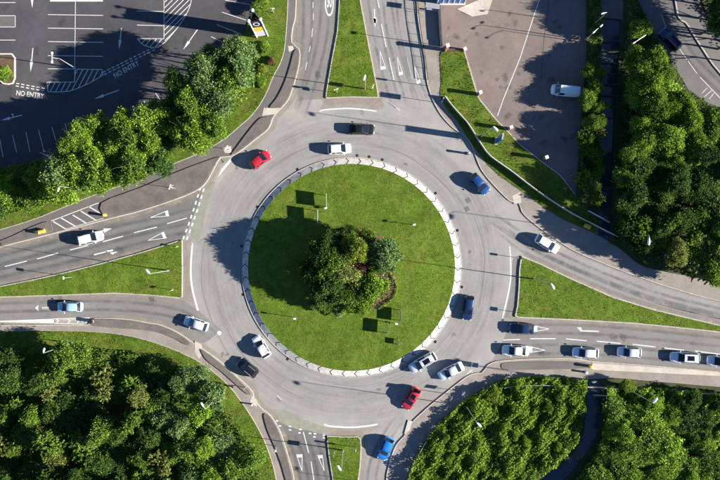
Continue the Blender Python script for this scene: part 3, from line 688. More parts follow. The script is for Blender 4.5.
def hatch(polygon, ang, sp, z=ZC, wd=0.13):
    """diagonal hatch lines clipped to a polygon"""
    ca, sa = math.cos(R(ang)), math.sin(R(ang)); ps = [(x*ca+y*sa, -x*sa+y*ca) for x, y in polygon]
    v0, v1 = min(p[1] for p in ps), max(p[1] for p in ps); v = v0+sp*0.6; k = 0
    while v < v1:
        xs = []
        for i in range(len(ps)):
            a, b = ps[i-1], ps[i]
            if (a[1]-v)*(b[1]-v) < 0: xs.append(a[0]+(b[0]-a[0])*(v-a[1])/(b[1]-a[1]))
        xs.sort()
        for x0, x1 in zip(xs[::2], xs[1::2]):
            if x1-x0 > 1.2: line([(x0*ca-v*sa, x0*sa+v*ca), (x1*ca-v*sa, x1*sa+v*ca)], wd, 'white_paint', 'hatch_line', z, nw_car_park)
        v += sp
hatch([(164, -6), (192, -6), (190, 6), (183, 20), (174, 32), (165, 42), (164, 30)], -45, 3.9)
hatch([(137, 38.6), (164, 38.6), (165, 42), (155.6, 47.5), (144, 45)], -50, 4.2)
lo = [(47, 82), (74.5, 82), (75.5, 69), (102, 69.5), (103, 75), (83, 86), (71, 90.6), (48, 91.7)]
for a, b in ((lo[0], lo[1]), (lo[1], lo[2]), (lo[2], lo[3]), (lo[3], lo[4]), (lo[7], lo[0])): line([a, b], 0.12, 'white_paint', 'hatch_border', ZC+.008, nw_car_park)
line(smooth_poly([(103, 75), (93, 81), (83, 86), (71, 90.6), (60, 91.8), (48, 91.7)], False), 0.12, 'white_paint', 'hatch_border', ZC+.004, nw_car_park)
hatch(lo, -62, 4.6)
def dbl(x0, y0, x1, y1, off, n):
    L = math.hypot(x1-x0, y1-y0); nx, ny = -(y1-y0)/L*off, (x1-x0)/L*off
    for q in (-.5, .5):
        for i in range(n):
            t0, t1 = i/n, (i+.62)/n
            line([(x0+(x1-x0)*t0+nx*q, y0+(y1-y0)*t0+ny*q), (x0+(x1-x0)*t1+nx*q, y0+(y1-y0)*t1+ny*q)], 0.17, 'white_paint', 'give_way_dash', ZC, nw_car_park)
dbl(16, 84.5, 46.5, 90, 2.6, 6); dbl(103.5, 73.5, 156, 47.5, 2.6, 12)
text_obj('NO ENTRY', P(30, 94.6), 1.25, R(-7), 'no_entry_lettering', 'white_paint', nw_car_park, 0.80, 1.0, z=ZC, bold=0.015)
text_obj('NO ENTRY', P(126.3, 69.5), 1.25, R(29), 'no_entry_lettering', 'white_paint', nw_car_park, 0.80, 1.0, z=ZC, bold=0.015)
for t, h in (((32, -3), (32.3, 8)), ((33, 48), (30.5, 72)), ((121.5, 28), (119, 49.5)), ((119, 90), (94.5, 98.8)), ((22, 115), (0.5, 120.5)), ((197.5, 29.5), (183.3, 49.5))):
    arrow(t, h, 0.17, 1.7, 0.55, parent=nw_car_park, z=ZC)
poly([(30, 60), (33.5, 61.5), (31.5, 66)], z=ZC+.004, parent=nw_car_park, name='arrow_barb'); poly([(11, 113.5), (13.5, 113.8), (13.8, 117)], z=ZC+.004, parent=nw_car_park, name='arrow_barb')
for a in ((0, 139, 3, 157), (12.5, 135, 16.7, 152.5), (38.5, 129.6, 44, 151.5), (52, 127, 56, 141), (65, 123, 70, 143), (120, 111, 123, 118), (132, 105.6, 134.5, 112), (144, 101, 151.5, 115), (155.6, 93, 165, 107), (167, 87.5, 173, 95),
          (197, 59, 201, 62.5), (203.5, 48, 213, 53), (211, 36.5, 224, 42.7), (217, 24.6, 241, 34), (222, 12, 246, 20), (225, 0, 250, 4.5), (26, 132, 30, 152), (79, 121, 84, 135), (93, 118, 97, 130)): cl(*a)
# north-east car park line
line([(541, -6), (520, 58), (503, 100), (497.5, 116)], 0.14, 'white_paint', 'bay_line', 0.018, ne_car_park)
line(smooth_poly([(549, -4), (546, 22), (543, 50), (541, 80)], False), 0.10, 'tar', 'drain_channel', 0.018, ne_car_park)
# planter with gravel and shrub at the left edge
pl = [(-40, 54), (12, 54), (15, 57), (15, 81), (12, 84.5), (4, 84), (0, 80), (-40, 80)]
planter = slab('planter_island', pl, 0.16, 'soil', parent=None); kerb(pl, 0.17, planter, 'concrete_pale', 0.22, closed=True)

# ------------------------------------------------------------------ foliage
rng = np.random.default_rng(11)
def leaf_mesh(name, centers, size, tint, mat, up=0.35, rg=rng, elong=1.5):
    """one small leaf-shaped quad per centre, random facing"""
    n = len(centers); d = rg.normal(size=(n, 3)); d[:, 2] = np.abs(d[:, 2])+up; d /= np.linalg.norm(d, axis=1)[:, None]
    r = rg.normal(size=(n, 3)); u = np.cross(d, r); u /= np.linalg.norm(u, axis=1)[:, None]; v = np.cross(d, u)
    s = (size*rg.uniform(0.65, 1.35, n))[:, None]
    c = centers
    q = np.stack([c-u*s*elong*.5, c-v*s*.5+d*s*.12, c+u*s*elong*.5, c+v*s*.5+d*s*.12], 1).reshape(-1, 3)
    me = bpy.data.meshes.new(name); me.vertices.add(n*4); me.vertices.foreach_set('co', q.ravel())
    me.loops.add(n*4); me.loops.foreach_set('vertex_index', np.arange(n*4)); me.polygons.add(n)
    me.polygons.foreach_set('loop_start', np.arange(n)*4); me.polygons.foreach_set('loop_total', np.full(n, 4))
    a = me.attributes.new('tint', 'FLOAT', 'FACE'); a.data.foreach_set('value', np.clip(tint, 0, 1).astype(np.float32))
    me.update(); me.validate()
    for m in ([mat] if isinstance(mat, str) else mat): me.materials.append(MATS[m])
    return me
def crown_points(rg, Rr, H, ncl, per, spread, kind):
    """leaf clusters hung through the crown volume, more of them near its skin, on uneven limbs"""
    lobes = []
    nl = 8 if kind != 'spiky' else 11
    for i in range(nl):
        a = rg.uniform(0, 6.28); rr = rg.uniform(0.3, 0.74)*Rr
        lobes.append((rr*math.cos(a), rr*math.sin(a), rg.uniform(-.15, .42)*H, rg.uniform(.24, .48)*Rr))
    lobes += [(0, 0, 0.2*H, 0.55*Rr)]*2
    C = []; T = []
    for k in range(ncl):
        lx, ly, lz, lr = lobes[rg.integers(len(lobes))]
        d = rg.normal(size=3); d /= np.linalg.norm(d)
        if d[2] < -0.35: d[2] = -d[2]
        q = lr*rg.uniform(0.50, 1.16)
        c = np.array([lx+d[0]*q, ly+d[1]*q, lz+d[2]*q*(H/Rr)*0.8])
        if kind == 'spiky':
            ax = d*np.array([1, 1, .6]); L = rg.uniform(0.5, 1.1)*spread*2.2
            t = rg.uniform(0, 1, per)[:, None]; pts = c+ax*t*L+rg.normal(size=(per, 3))*spread*0.28*(1.1-t)
        else: pts = c+rg.normal(size=(per, 3))*spread*np.array([1, 1, .65])
        C.append(pts); T.append(np.clip(rg.normal(.42, .30)+rg.normal(0, .12, per), 0, 1))
    return np.concatenate(C), np.concatenate(T)
CROWNS = {}
def mk_crown(key, Rr, H, ncl, per, leaf, spread, kind, seed):
    rg = np.random.default_rng(seed); c, t = crown_points(rg, Rr, H, ncl, per, spread, kind)
    CROWNS[key] = (leaf_mesh('crown', c, leaf, t, 'leaf_mid', rg=rg), Rr, H)
for i in range(4): mk_crown(('broad', i), 3.0, 2.6, 340, 38, 0.175, 0.34, 'broad', 20+i)
for i in range(3): mk_crown(('spiky', i), 2.6, 3.0, 260, 34, 0.160, 0.32, 'spiky', 40+i)
for i in range(3): mk_crown(('small', i), 1.6, 1.4, 150, 30, 0.14, 0.22, 'broad', 60+i)
mk_crown(('dense', 0), 2.4, 2.0, 420, 32, 0.15, 0.22, 'broad', 70)
mk_crown(('dense', 1), 2.4, 2.0, 420, 32, 0.15, 0.22, 'broad', 71)
TRUNKS = {}
def trunk_mesh(h, seed):
    rg = random.Random(seed); mb = MB(); prev = Vector((0, 0, -0.1)); r = 0.20
    for k in range(4):
        nx = Vector((rg.uniform(-.15, .15), rg.uniform(-.15, .15), h*(k+1)/4)); mb.tube(prev, nx, r, r*0.8, 7, k in (0, 3)); r *= 0.8
        if k >= 1:
            for j in range(2):
                a = rg.uniform(0, 6.28); L = rg.uniform(.8, 1.5); e = nx+Vector((math.cos(a)*L, math.sin(a)*L, L*.8))
                mb.tube(nx, e, r*.55, r*.25, 5)
                mb.tube(e, e+Vector((math.cos(a+.6)*L*.6, math.sin(a+.6)*L*.6, L*.5)), r*.25, r*.1, 4)
        prev = nx
    o = mb.build('trunk', 'bark', smooth=50); me = o.data; bpy.data.objects.remove(o); return me
for i in range(3): TRUNKS[i] = trunk_mesh(4.0, i)
rt = random.Random(3)
def tree(x, y, rpx, h, kind, mat, label, cat='tree', group=None, name='broadleaf_tree', z=0.17, at_ground=False):
    """x, y, rpx: plan place and spread of the crown; h: tree height in metres"""
    key = rt.choice([k for k in CROWNS if k[0] == kind]); me, Rr, H = CROWNS[key]
    Rm = rpx*S; k = Rm/Rr; kz = max(0.6, min(1.5, h*0.5/(H*0.95)))
    hc = h-H*kz*0.85
    f = 1-(h*0.7)/CAMH if not at_ground else 1.0
    p = P(360+(x-360)*f, 240+(y-240)*f, z); rz = rt.uniform(0, 6.28)
    e = thing(name, label, cat, p, rz, group)
    c = bpy.data.objects.new('crown', me); COL.objects.link(c); c.parent = e; c.location = (0, 0, max(hc, 0.1)); c.scale = (k, k*rt.uniform(.88, 1.12), kz)
    c.material_slots[0].link = 'OBJECT'; c.material_slots[0].material = MATS[mat]
    t = bpy.data.objects.new('trunk', TRUNKS[rt.randrange(3)]); COL.objects.link(t); t.parent = e
    th = max(hc+H*kz*0.2, 0.3)/4.0; t.scale = (min(1.2, max(.3, Rm/3)), min(1.2, max(.3, Rm/3)), th)
    return e
COLN = {'leaf_bright': 'bright green', 'leaf_mid': 'mid green', 'leaf_blue': 'pale bluish green', 'leaf_dark': 'dark green', 'leaf_olive': 'olive', 'leaf_yellow': 'yellow-green', 'leaf_bronze': 'bronze', 'leaf_shade': 'deep green'}
def inside(p, poly_):
    c = False; n = len(poly_)
    for i in range(n):
        a, b = poly_[i-1], poly_[i]
        if (a[1] > p[1]) != (b[1] > p[1]) and p[0] < (b[0]-a[0])*(p[1]-a[1])/(b[1]-a[1])+a[0]: c = not c
    return c
USED = {}
DIRS = ['right of', 'above right of', 'above', 'above left of', 'left of', 'below left of', 'below', 'below right of']
def where(x, y, marks, col, shape, zone):
    best = sorted(marks, key=lambda m: math.hypot(x-m[0], y-m[1]))
    for m in best[:4]:
        a = math.degrees(math.atan2(m[1]-y, x-m[0])) % 360; d = math.hypot(x-m[0], y-m[1])
        dist = 'close ' if d < 16 else ('' if d < 38 else 'far ')
        lab = f'{col} {shape} {dist}{DIRS[int((a+22.5)//45) % 8]} {m[2]}'
        if lab not in USED: USED[lab] = 1; return lab
    lab = f'{col} {shape} {zone}'
    k = 0
    for extra in ('', ', half hidden', ', among taller crowns', ', uneven crown'):
        if lab+extra not in USED: USED[lab+extra] = 1; return lab+extra
    return lab
def wood(poly_, n, rr, hh, pick, marks, zone, group, seed, mind=1.15, name='broadleaf_tree'):
    rg = random.Random(seed); xs = [p[0] for p in poly_]; ys = [p[1] for p in poly_]; out = []; tries = 0
    while len(out) < n and tries < 9000:
        tries += 1; x = rg.uniform(min(xs), max(xs)); y = rg.uniform(min(ys), max(ys)); r = rg.uniform(*rr)
        if not inside((x, y), poly_) or math.hypot(x-659, y-254) < 13: continue
        if any(math.hypot(x-a, y-b) < (r+q)*0.5*mind for a, b, q in out): continue
        out.append((x, y, r))
    for x, y, r in out:
        kind, mat, hm = pick(x, y, rg); h = rg.uniform(*hh)*hm
        tall = 'spiky tree' if kind == 'spiky' else ('low bushy tree' if h < 4 else 'leafy tree')
        tree(x, y, r, h, kind, mat, where(x, y, marks, COLN[mat], tall, zone), 'tree', group, name)
    return out
# low dense growth that nobody could count
def thicket(name, poly_, per_m2, h0, h1, leaf, mat, label, seed, bumpy=1.0, z=0.2, cat='undergrowth'):
    rg = np.random.default_rng(seed); p = np.array([(P(a, b).x, P(a, b).y) for a, b in poly_])
    lo_, hi = p.min(0), p.max(0); A = abs(area([tuple(v) for v in p])); n = int(A*per_m2)
    pw = [tuple(v) for v in p]
    pts = []; cand = rg.uniform(lo_, hi, size=(int(n*((hi-lo_).prod()/A)*1.1)+50, 2))
    x, y = cand[:, 0], cand[:, 1]; ins = np.zeros(len(cand), bool)
    for i in range(len(pw)):
        a, b = pw[i-1], pw[i]
        if a[1] == b[1]: continue
        cnd = ((a[1] > y) != (b[1] > y)) & (x < (b[0]-a[0])*(y-a[1])/(b[1]-a[1])+a[0]); ins ^= cnd
    c = cand[ins]; x, y = c[:, 0], c[:, 1]
    ph = rg.uniform(0, 6.28, 12); hgt = np.zeros(len(c)); tn = np.zeros(len(c))
    for k in range(6):
        f = 0.45*1.55**k; a = ph[k]; hgt += np.sin((x*math.cos(a)+y*math.sin(a))*f*2+ph[k+3]+1.3*np.sin(y*f+ph[k]))*np.sin((y*math.cos(a*1.7)-x*math.sin(a))*f*2.1+ph[k+5])/1.35**k
    hgt = np.clip(0.5+hgt*0.35, 0, 1)
    zz = z+h0+(h1-h0)*hgt*bumpy+rg.normal(0, 0.12, len(c))-np.abs(rg.normal(0, .25, len(c)))*(h1-h0)*.5
    zz = np.maximum(zz, z+0.03)
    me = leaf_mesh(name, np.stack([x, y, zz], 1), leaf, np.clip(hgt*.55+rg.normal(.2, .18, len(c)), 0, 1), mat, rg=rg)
    o = bpy.data.objects.new(name, me); COL.objects.link(o)
    return tag(o, label, cat, kind='stuff')

# north-west belt
NW_ZONE = [(-30, 174), (10, 174), (45, 174), (65, 156), (78, 128), (100, 122), (140, 126), (162, 114), (176, 88), (200, 68), (222, 52), (240, 50), (256, 64), (250, 86), (238, 106), (214, 127), (196, 142), (172, 152), (140, 167), (110, 181), (76, 191), (40, 197), (0, 210), (-30, 218)]
NW_M = [(59, 188, 'the lamp over the path'), (48, 178, 'the spiky-leaved palm-like plant'), (203, 122, 'the pale gap in the belt'), (258, 27, 'the three-legged totem sign'), (126, 70, 'the slanting NO ENTRY'), (30, 94, 'the level NO ENTRY lettering'), (107, 215, 'the bollard on the hatching'), (232, 152, 'the path crossing'), (173, 92, 'the last bay line under the trees'), (178, 187, 'the many-armed signpost')]
def pick_nw(x, y, rg):
    if x > 195 and y < 110: return 'broad', rg.choice(['leaf_blue', 'leaf_blue', 'leaf_mid']), 1.0
    if x > 60 and x < 140: return rg.choice(['broad', 'dense']), rg.choice(['leaf_bright', 'leaf_bright', 'leaf_mid']), 1.0
    if x < 45: return 'broad', rg.choice(['leaf_mid', 'leaf_dark', 'leaf_bright']), .62
    if 150 < x < 180: return 'broad', rg.choice(['leaf_mid', 'leaf_dark']), .85
    return 'broad', rg.choice(['leaf_bright', 'leaf_mid', 'leaf_blue']), 1.0
wood(NW_ZONE, 46, (12, 18), (8.8, 10.5), pick_nw, NW_M, 'in the belt between the dark car park and the footpath', 'trees between the car park and the footpath', 1, 0.98)
thicket('undergrowth', [(-100, 195), (0, 168), (60, 155), (110, 130), (165, 112), (200, 75), (230, 46), (250, 40), (262, 58), (262, 75), (248, 100), (214, 132), (172, 152), (110, 180), (60, 198), (0, 218), (-100, 245)], 16, 0.2, 1.3, 0.24, 'leaf_mid', 'leafy undergrowth filling the belt beside the dark car park', 3)
# south-west wood
SW_ZONE = [(-40, 350), (30, 352), (90, 356), (140, 362), (178, 366), (198, 378), (214, 396), (232, 416), (246, 438), (258, 462), (264, 500), (-40, 500)]
SW_M = [(43, 352, 'the lamp arm over the wood edge'), (205, 406, 'the verge-bend lamp'), (100, 350, 'the shaded verge'), (262, 450, 'the left edging of the south footpath'), (-5, 430, 'the left side of the wood'), (130, 485, 'the lowest edge of the wood'), (84, 415, 'the dark hollow in the wood'), (20, 430, 'the pale feathery crown'), (225, 430, 'the dense bright corner of the wood'), (150, 400, 'the middle of the wood'), (190, 478, 'the lower right end of the wood')]
def pick_sw(x, y, rg):
    if x > 165: return rg.choice(['broad', 'dense']), rg.choice(['leaf_blue', 'leaf_mid', 'leaf_blue', 'leaf_bright']), .8
    if 60 < x < 100 and 365 < y < 430: return 'small', 'leaf_dark', .6
    return rg.choice(['spiky', 'spiky', 'broad', 'broad']), rg.choice(['leaf_olive', 'leaf_mid', 'leaf_dark', 'leaf_mid', 'leaf_dark', 'leaf_shade']), rg.choice([.8, 1.0, 1.15])
wood(SW_ZONE, 84, (10, 17), (4.6, 8.6), pick_sw, SW_M, 'in the wood left of the south road', 'trees in the wood left of the south road', 2, 0.85)
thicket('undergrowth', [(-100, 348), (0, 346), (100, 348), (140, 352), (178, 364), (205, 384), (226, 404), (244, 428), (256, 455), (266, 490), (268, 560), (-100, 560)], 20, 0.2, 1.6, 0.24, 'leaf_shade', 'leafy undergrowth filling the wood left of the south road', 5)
# south-east bramble bank and wood beyond the stream
thicket('bramble_thicket', [(405.5, 484), (412.5, 460), (424.5, 440), (440, 420), (465.5, 397), (494, 382), (512, 377), (540, 375.5), (585, 378.5), (583, 412), (576, 440), (560, 460), (535, 478), (500, 520), (405, 540)], 95, 0.35, 1.6, 0.22, 'leaf_bright', 'bright bramble thicket on the bank left of the stream', 7, 1.0, 0.17, 'thicket')
thicket('undergrowth', [(604, 384), (650, 386), (720, 392), (860, 404), (860, 560), (520, 560), (560, 492), (578, 474), (596, 450), (604, 420)], 70, 0.3, 1.8, 0.24, 'leaf_bright', 'leafy undergrowth on the bank right of the stream', 9)
SE_ZONE1 = [(416, 478), (424, 456), (436, 438), (455, 418), (478, 402), (502, 390), (540, 385), (580, 387), (578, 420), (566, 445), (545, 462), (520, 480), (424, 500)]
SE_ZONE2 = [(612, 394), (650, 396), (676, 400), (676, 450), (720, 445), (735, 470), (735, 500), (590, 500), (588, 478), (602, 455), (612, 430)]
SE_M1 = [(477, 423, 'the lamp in the brambles'), (517, 385, 'the thicket-top handrail'), (416, 462, 'the thin curved handrail'), (575, 445, 'the left bank of the stream'), (572, 410, 'the parapets over the stream'), (540, 470, 'the mouth of the stream curve'), (470, 480, 'the lowest edge of the bramble bank'), (500, 440, 'the middle of the bramble bank')]
SE_M2 = [(652, 402, 'the lamp leaning over the bank'), (622, 432, 'the rounded light green bush'), (605, 400, 'the parapet end bank'), (700, 392, 'the long right-hand handrail'), (600, 475, 'the lower right bank of the stream'), (690, 470, 'the lower right corner wood'), (660, 440, 'the middle of the right bank wood')]
wood(SE_ZONE1, 14, (5, 8), (1.5, 2.1), lambda x, y, rg: ('dense', rg.choice(['leaf_bright', 'leaf_bright', 'leaf_mid', 'leaf_yellow']), 1.0), SE_M1, 'on the bramble bank left of the stream', 'bushy trees on the bank left of the stream', 4, 1.1, 'bushy_tree')
wood(SE_ZONE2, 33, (10, 15), (2.6, 3.8), lambda x, y, rg: (rg.choice(['broad', 'dense', 'small']), rg.choice(['leaf_mid', 'leaf_bright', 'leaf_bright']), 1.0), SE_M2, 'on the bank right of the stream', 'trees on the bank right of the stream', 6, 1.05)
tree(622, 432, 12, 4.6, 'dense', 'leaf_bright', 'rounded light green bush on the right bank of the stream', 'bush', None, 'round_bush')
tree(627, 386, 7, 2.6, 'dense', 'leaf_yellow', 'yellow-green bush tucked against the pavement beside the lamp', 'bush', None, 'round_bush')
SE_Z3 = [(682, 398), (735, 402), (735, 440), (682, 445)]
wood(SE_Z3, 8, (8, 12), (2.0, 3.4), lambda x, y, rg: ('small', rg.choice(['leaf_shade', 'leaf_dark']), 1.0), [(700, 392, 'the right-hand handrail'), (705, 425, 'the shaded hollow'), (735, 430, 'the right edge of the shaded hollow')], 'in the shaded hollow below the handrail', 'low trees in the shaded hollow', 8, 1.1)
# north-east strip and wood
NE_STRIP = [(588, 62), (598, 62), (601, 110), (600, 150), (600, 205), (590, 205), (580, 190), (582, 140), (584, 100)]
NE_M1 = [(596, 30, 'the twin-headed lamp'), (564, 92, 'the white van'), (586, 226, 'the orange bin'), (578, 167, 'the car park corner'), (592, 120, 'the middle of the hedge strip'), (594, 205, 'the parapet end')]
wood(NE_STRIP, 16, (7, 10), (3.4, 4.6), lambda x, y, rg: ('broad' if y < 130 else 'spiky', 'leaf_mid' if y < 130 else rg.choice(['leaf_yellow', 'leaf_olive', 'leaf_mid']), 1.0 if y < 140 else .62), NE_M1, 'in the strip between the car park and the stream', 'trees between the car park and the stream', 10, 0.9)
thicket('undergrowth', [(587, -40), (600, -40), (599, 100), (597, 215), (588, 205), (577, 194), (581, 120), (587, 60)], 30, 0.3, 1.6, 0.24, 'leaf_shade', 'leafy undergrowth between the car park and the stream', 11, 1, .4)
NE_ZONE = [(632, 8), (642, 12), (652, 38), (668, 66), (680, 92), (700, 108), (738, 130), (738, 262), (720, 272), (690, 268), (665, 262), (642, 250), (627, 230), (626, 190), (628, 130), (631, 80), (634, 40)]
NE_M2 = [(635, 42, 'the lamp by the stream'), (669, 40, 'the dark blue side-road car'), (649, 239, 'the lamp over the lower wood'), (662, 256, 'the blue sign by the footway'), (615, 150, 'the shaded right bank of the channel'), (615, 215, 'the lower parapet of the channel'), (715, 118, 'the side road bend'), (716, 190, 'the right edge of the north-east wood'), (712, 272, 'the footway end at the right'), (670, 140, 'the bright heart of the wood'), (655, 200, 'the dark hollow of the wood'), (633, 8, 'the top tip of the wood')]
def pick_ne(x, y, rg):
    if y < 165 and x < 700: return rg.choice(['broad', 'broad', 'dense']), rg.choice(['leaf_bright', 'leaf_mid', 'leaf_mid', 'leaf_bright']), 1.0
    if y > 215: return rg.choice(['broad', 'spiky']), rg.choice(['leaf_mid', 'leaf_dark', 'leaf_olive', 'leaf_bright']), .9
    return rg.choice(['broad', 'small']), rg.choice(['leaf_dark', 'leaf_mid', 'leaf_shade']), rg.choice([.5, .6, .95])
wood(NE_ZONE, 74, (10, 17), (4.8, 7.2), pick_ne, NE_M2, 'in the north-east wood right of the stream', 'trees in the wood right of the stream', 12, 0.85)
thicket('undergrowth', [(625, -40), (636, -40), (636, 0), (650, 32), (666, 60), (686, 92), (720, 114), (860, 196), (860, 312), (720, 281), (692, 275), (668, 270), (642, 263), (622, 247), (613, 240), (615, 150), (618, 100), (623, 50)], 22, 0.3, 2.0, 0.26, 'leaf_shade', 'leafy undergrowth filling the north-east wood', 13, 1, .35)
wood([(704, -45), (785, -45), (790, 62), (745, 62), (724, 40), (712, 16)], 15, (15, 20), (7.5, 9.5), lambda x, y, rg: ('broad', rg.choice(['leaf_dark', 'leaf_shade']), 1.2), [(690, 30, 'the pale side-road kerb'), (716, 5, 'the top right corner'), (735, 45, 'the right edge above the bend')], 'beyond the side road in the top right corner', 'dark trees beyond the side road', 14, 1.0)
thicket('undergrowth', [(697, -40), (706, 9), (720, 31), (737, 54), (777, 91), (860, 108), (860, -60), (697, -60)], 20, 0.3, 1.4, 0.26, 'leaf_dark', 'dark undergrowth beyond the side road', 15)
# trees on the roundabout
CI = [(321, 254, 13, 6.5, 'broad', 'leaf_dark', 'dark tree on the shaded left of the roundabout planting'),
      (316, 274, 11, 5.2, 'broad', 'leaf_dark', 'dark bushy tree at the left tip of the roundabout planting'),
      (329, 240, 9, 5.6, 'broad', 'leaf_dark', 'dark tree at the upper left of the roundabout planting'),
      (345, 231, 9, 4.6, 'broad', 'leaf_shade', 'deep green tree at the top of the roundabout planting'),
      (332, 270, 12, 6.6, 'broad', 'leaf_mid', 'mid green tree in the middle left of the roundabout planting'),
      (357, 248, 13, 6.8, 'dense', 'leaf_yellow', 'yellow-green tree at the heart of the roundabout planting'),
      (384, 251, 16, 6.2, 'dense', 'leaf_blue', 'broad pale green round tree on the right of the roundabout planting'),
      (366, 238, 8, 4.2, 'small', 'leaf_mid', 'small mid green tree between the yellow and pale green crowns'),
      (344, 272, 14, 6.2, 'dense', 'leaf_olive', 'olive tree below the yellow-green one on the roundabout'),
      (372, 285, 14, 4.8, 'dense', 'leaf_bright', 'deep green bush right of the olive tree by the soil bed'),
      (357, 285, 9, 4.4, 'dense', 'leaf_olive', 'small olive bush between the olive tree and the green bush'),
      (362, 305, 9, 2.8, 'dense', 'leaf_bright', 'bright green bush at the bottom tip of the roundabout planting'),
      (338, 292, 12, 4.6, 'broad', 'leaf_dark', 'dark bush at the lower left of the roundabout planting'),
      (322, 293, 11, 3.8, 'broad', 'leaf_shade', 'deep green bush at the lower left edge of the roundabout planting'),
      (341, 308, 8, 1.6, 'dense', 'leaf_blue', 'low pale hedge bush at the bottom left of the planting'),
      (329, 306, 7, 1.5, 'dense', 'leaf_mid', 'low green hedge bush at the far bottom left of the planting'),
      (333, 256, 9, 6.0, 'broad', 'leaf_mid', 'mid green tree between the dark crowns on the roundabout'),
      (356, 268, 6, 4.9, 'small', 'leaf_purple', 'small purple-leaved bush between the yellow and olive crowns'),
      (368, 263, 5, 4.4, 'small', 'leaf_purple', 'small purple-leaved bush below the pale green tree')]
CI += [(309, 264, 9, 4.6, 'broad', 'leaf_shade', 'deep green bush at the far left of the roundabout planting'),
      (314, 286, 10, 4.6, 'broad', 'leaf_dark', 'dark bush left of the lower left roundabout bushes'),
      (334, 282, 12, 6.0, 'broad', 'leaf_dark', 'dark tree below the middle left one on the roundabout'),
      (350, 294, 11, 4.2, 'dense', 'leaf_mid', 'mid green bush above the bottom tip bush on the roundabout'),
      (353, 234, 8, 4.6, 'broad', 'leaf_mid', 'mid green tree directly above the yellow-green roundabout tree'),
      (374, 268, 9, 4.2, 'dense', 'leaf_mid', 'mid green bush under the pale green crown on the roundabout'),
      (350, 306, 9, 2.2, 'dense', 'leaf_bright', 'bright low bush beside the bottom tip bush'),
      (318, 302, 8, 2.0, 'dense', 'leaf_shade', 'deep green low bush at the bottom left corner of the planting'),
      (345, 258, 10, 6.0, 'dense', 'leaf_mid', 'mid green tree left of the yellow-green roundabout tree'),
      (388, 262, 9, 3.6, 'dense', 'leaf_blue', 'pale green bush at the right foot of the pale green tree')]
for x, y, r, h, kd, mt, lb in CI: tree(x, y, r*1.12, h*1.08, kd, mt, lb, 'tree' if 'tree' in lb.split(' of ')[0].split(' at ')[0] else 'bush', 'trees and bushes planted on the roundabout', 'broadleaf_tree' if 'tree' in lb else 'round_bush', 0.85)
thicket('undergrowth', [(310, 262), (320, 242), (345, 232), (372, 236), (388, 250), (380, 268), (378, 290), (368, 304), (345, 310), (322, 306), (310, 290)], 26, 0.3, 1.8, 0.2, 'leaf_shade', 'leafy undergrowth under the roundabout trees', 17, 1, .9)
thicket('clipped_edging', smooth_poly([(388, 270), (393, 275), (397.5, 284), (394, 298), (380, 308.5), (379, 306.5), (391.5, 297), (395.3, 284), (391.5, 276.5), (387, 272)]), 150, 0.1, 0.35, 0.13, 'leaf_yellow', 'narrow yellow-green clipped edging round the soil bed', 19, 1, .95, 'hedge')
thicket('bed_plants', [(380, 272), (388, 272), (394, 284), (390, 297), (378, 305), (370, 302), (378, 290)], 9, 0.05, 0.5, 0.18, 'leaf_olive', 'sparse low plants on the brown soil bed', 21, 1, .95, 'ground cover')
tree(6, 74, 8, 1.6, 'dense', 'leaf_bright', 'bright green shrub in the kerbed planter at the left edge', 'shrub', None, 'shrub', .17, True)
tree(-6, 70, 6, 1.4, 'dense', 'leaf_bright', 'second green shrub in the kerbed planter cut off by the photo edge', 'shrub', None, 'shrub', .17, True)
for x, y, r, h, mt, lb in ((272, 62, 5, 1.0, 'leaf_bronze', 'bronze shrub on the verge below the totem sign'), (262, 70, 7, 1.6, 'leaf_yellow', 'yellow-green shrub where the tree belt meets the verge'), (265, 48, 6, 1.5, 'leaf_bright', 'bright green shrub just below the totem sign'), (245, 50, 8, 2.2, 'leaf_mid', 'mid green shrub left of the totem sign legs'), (256, 10, 7, 2.0, 'leaf_mid', 'mid green shrub above the totem sign'), (262, 2, 8, 1.6, 'leaf_yellow', 'yellow-green shrub at the top edge beside the verge'), (262, 84, 6, 1.4, 'leaf_bright', 'bright shrub at the right end of the tree belt'),
                          (540, 380, 5, 1.2, 'leaf_dark', 'dark shrub where the thicket meets the east footway'), (566, 380, 5, 1.3, 'leaf_yellow', 'yellowish shrub at the footway edge left of the parapet')):
    tree(x, y, r, h, 'dense', mt, lb, 'shrub', None, 'shrub', .17, True)
# palm-like spiky plant
pp = thing('spiky_plant', 'spiky palm-like plant with long pale leaves at the belt edge', 'plant', P(50, 181, .17)); pmb = MB()
for i in range(26):
    a = rt.uniform(0, 6.28); L = rt.uniform(1.3, 2.3); e = rt.uniform(.2, .9); pv = Vector((0, 0, 1.6)); wv = Vector((-math.sin(a), math.cos(a), 0))*.07
    pr = [pv+Vector((math.cos(a)*L*t, math.sin(a)*L*t, L*e*(t-t*t*1.1))) for t in (0, .35, .7, 1)]
    vs = []
    for k, q in enumerate(pr): wk = wv*(1, 1.2, .8, .05)[k]; vs += [q-wk, q+wk]
    pmb.add(vs, [(2*k, 2*k+2, 2*k+3, 2*k+1) for k in range(3)])
pmb.build('leaves', 'leaf_olive', pp); pmb = MB(); pmb.tube((0, 0, -.1), (0, 0, 1.7), .16, .12, 8); pmb.build('stem', 'bark', pp)
for q_ in (n_isl,): pass
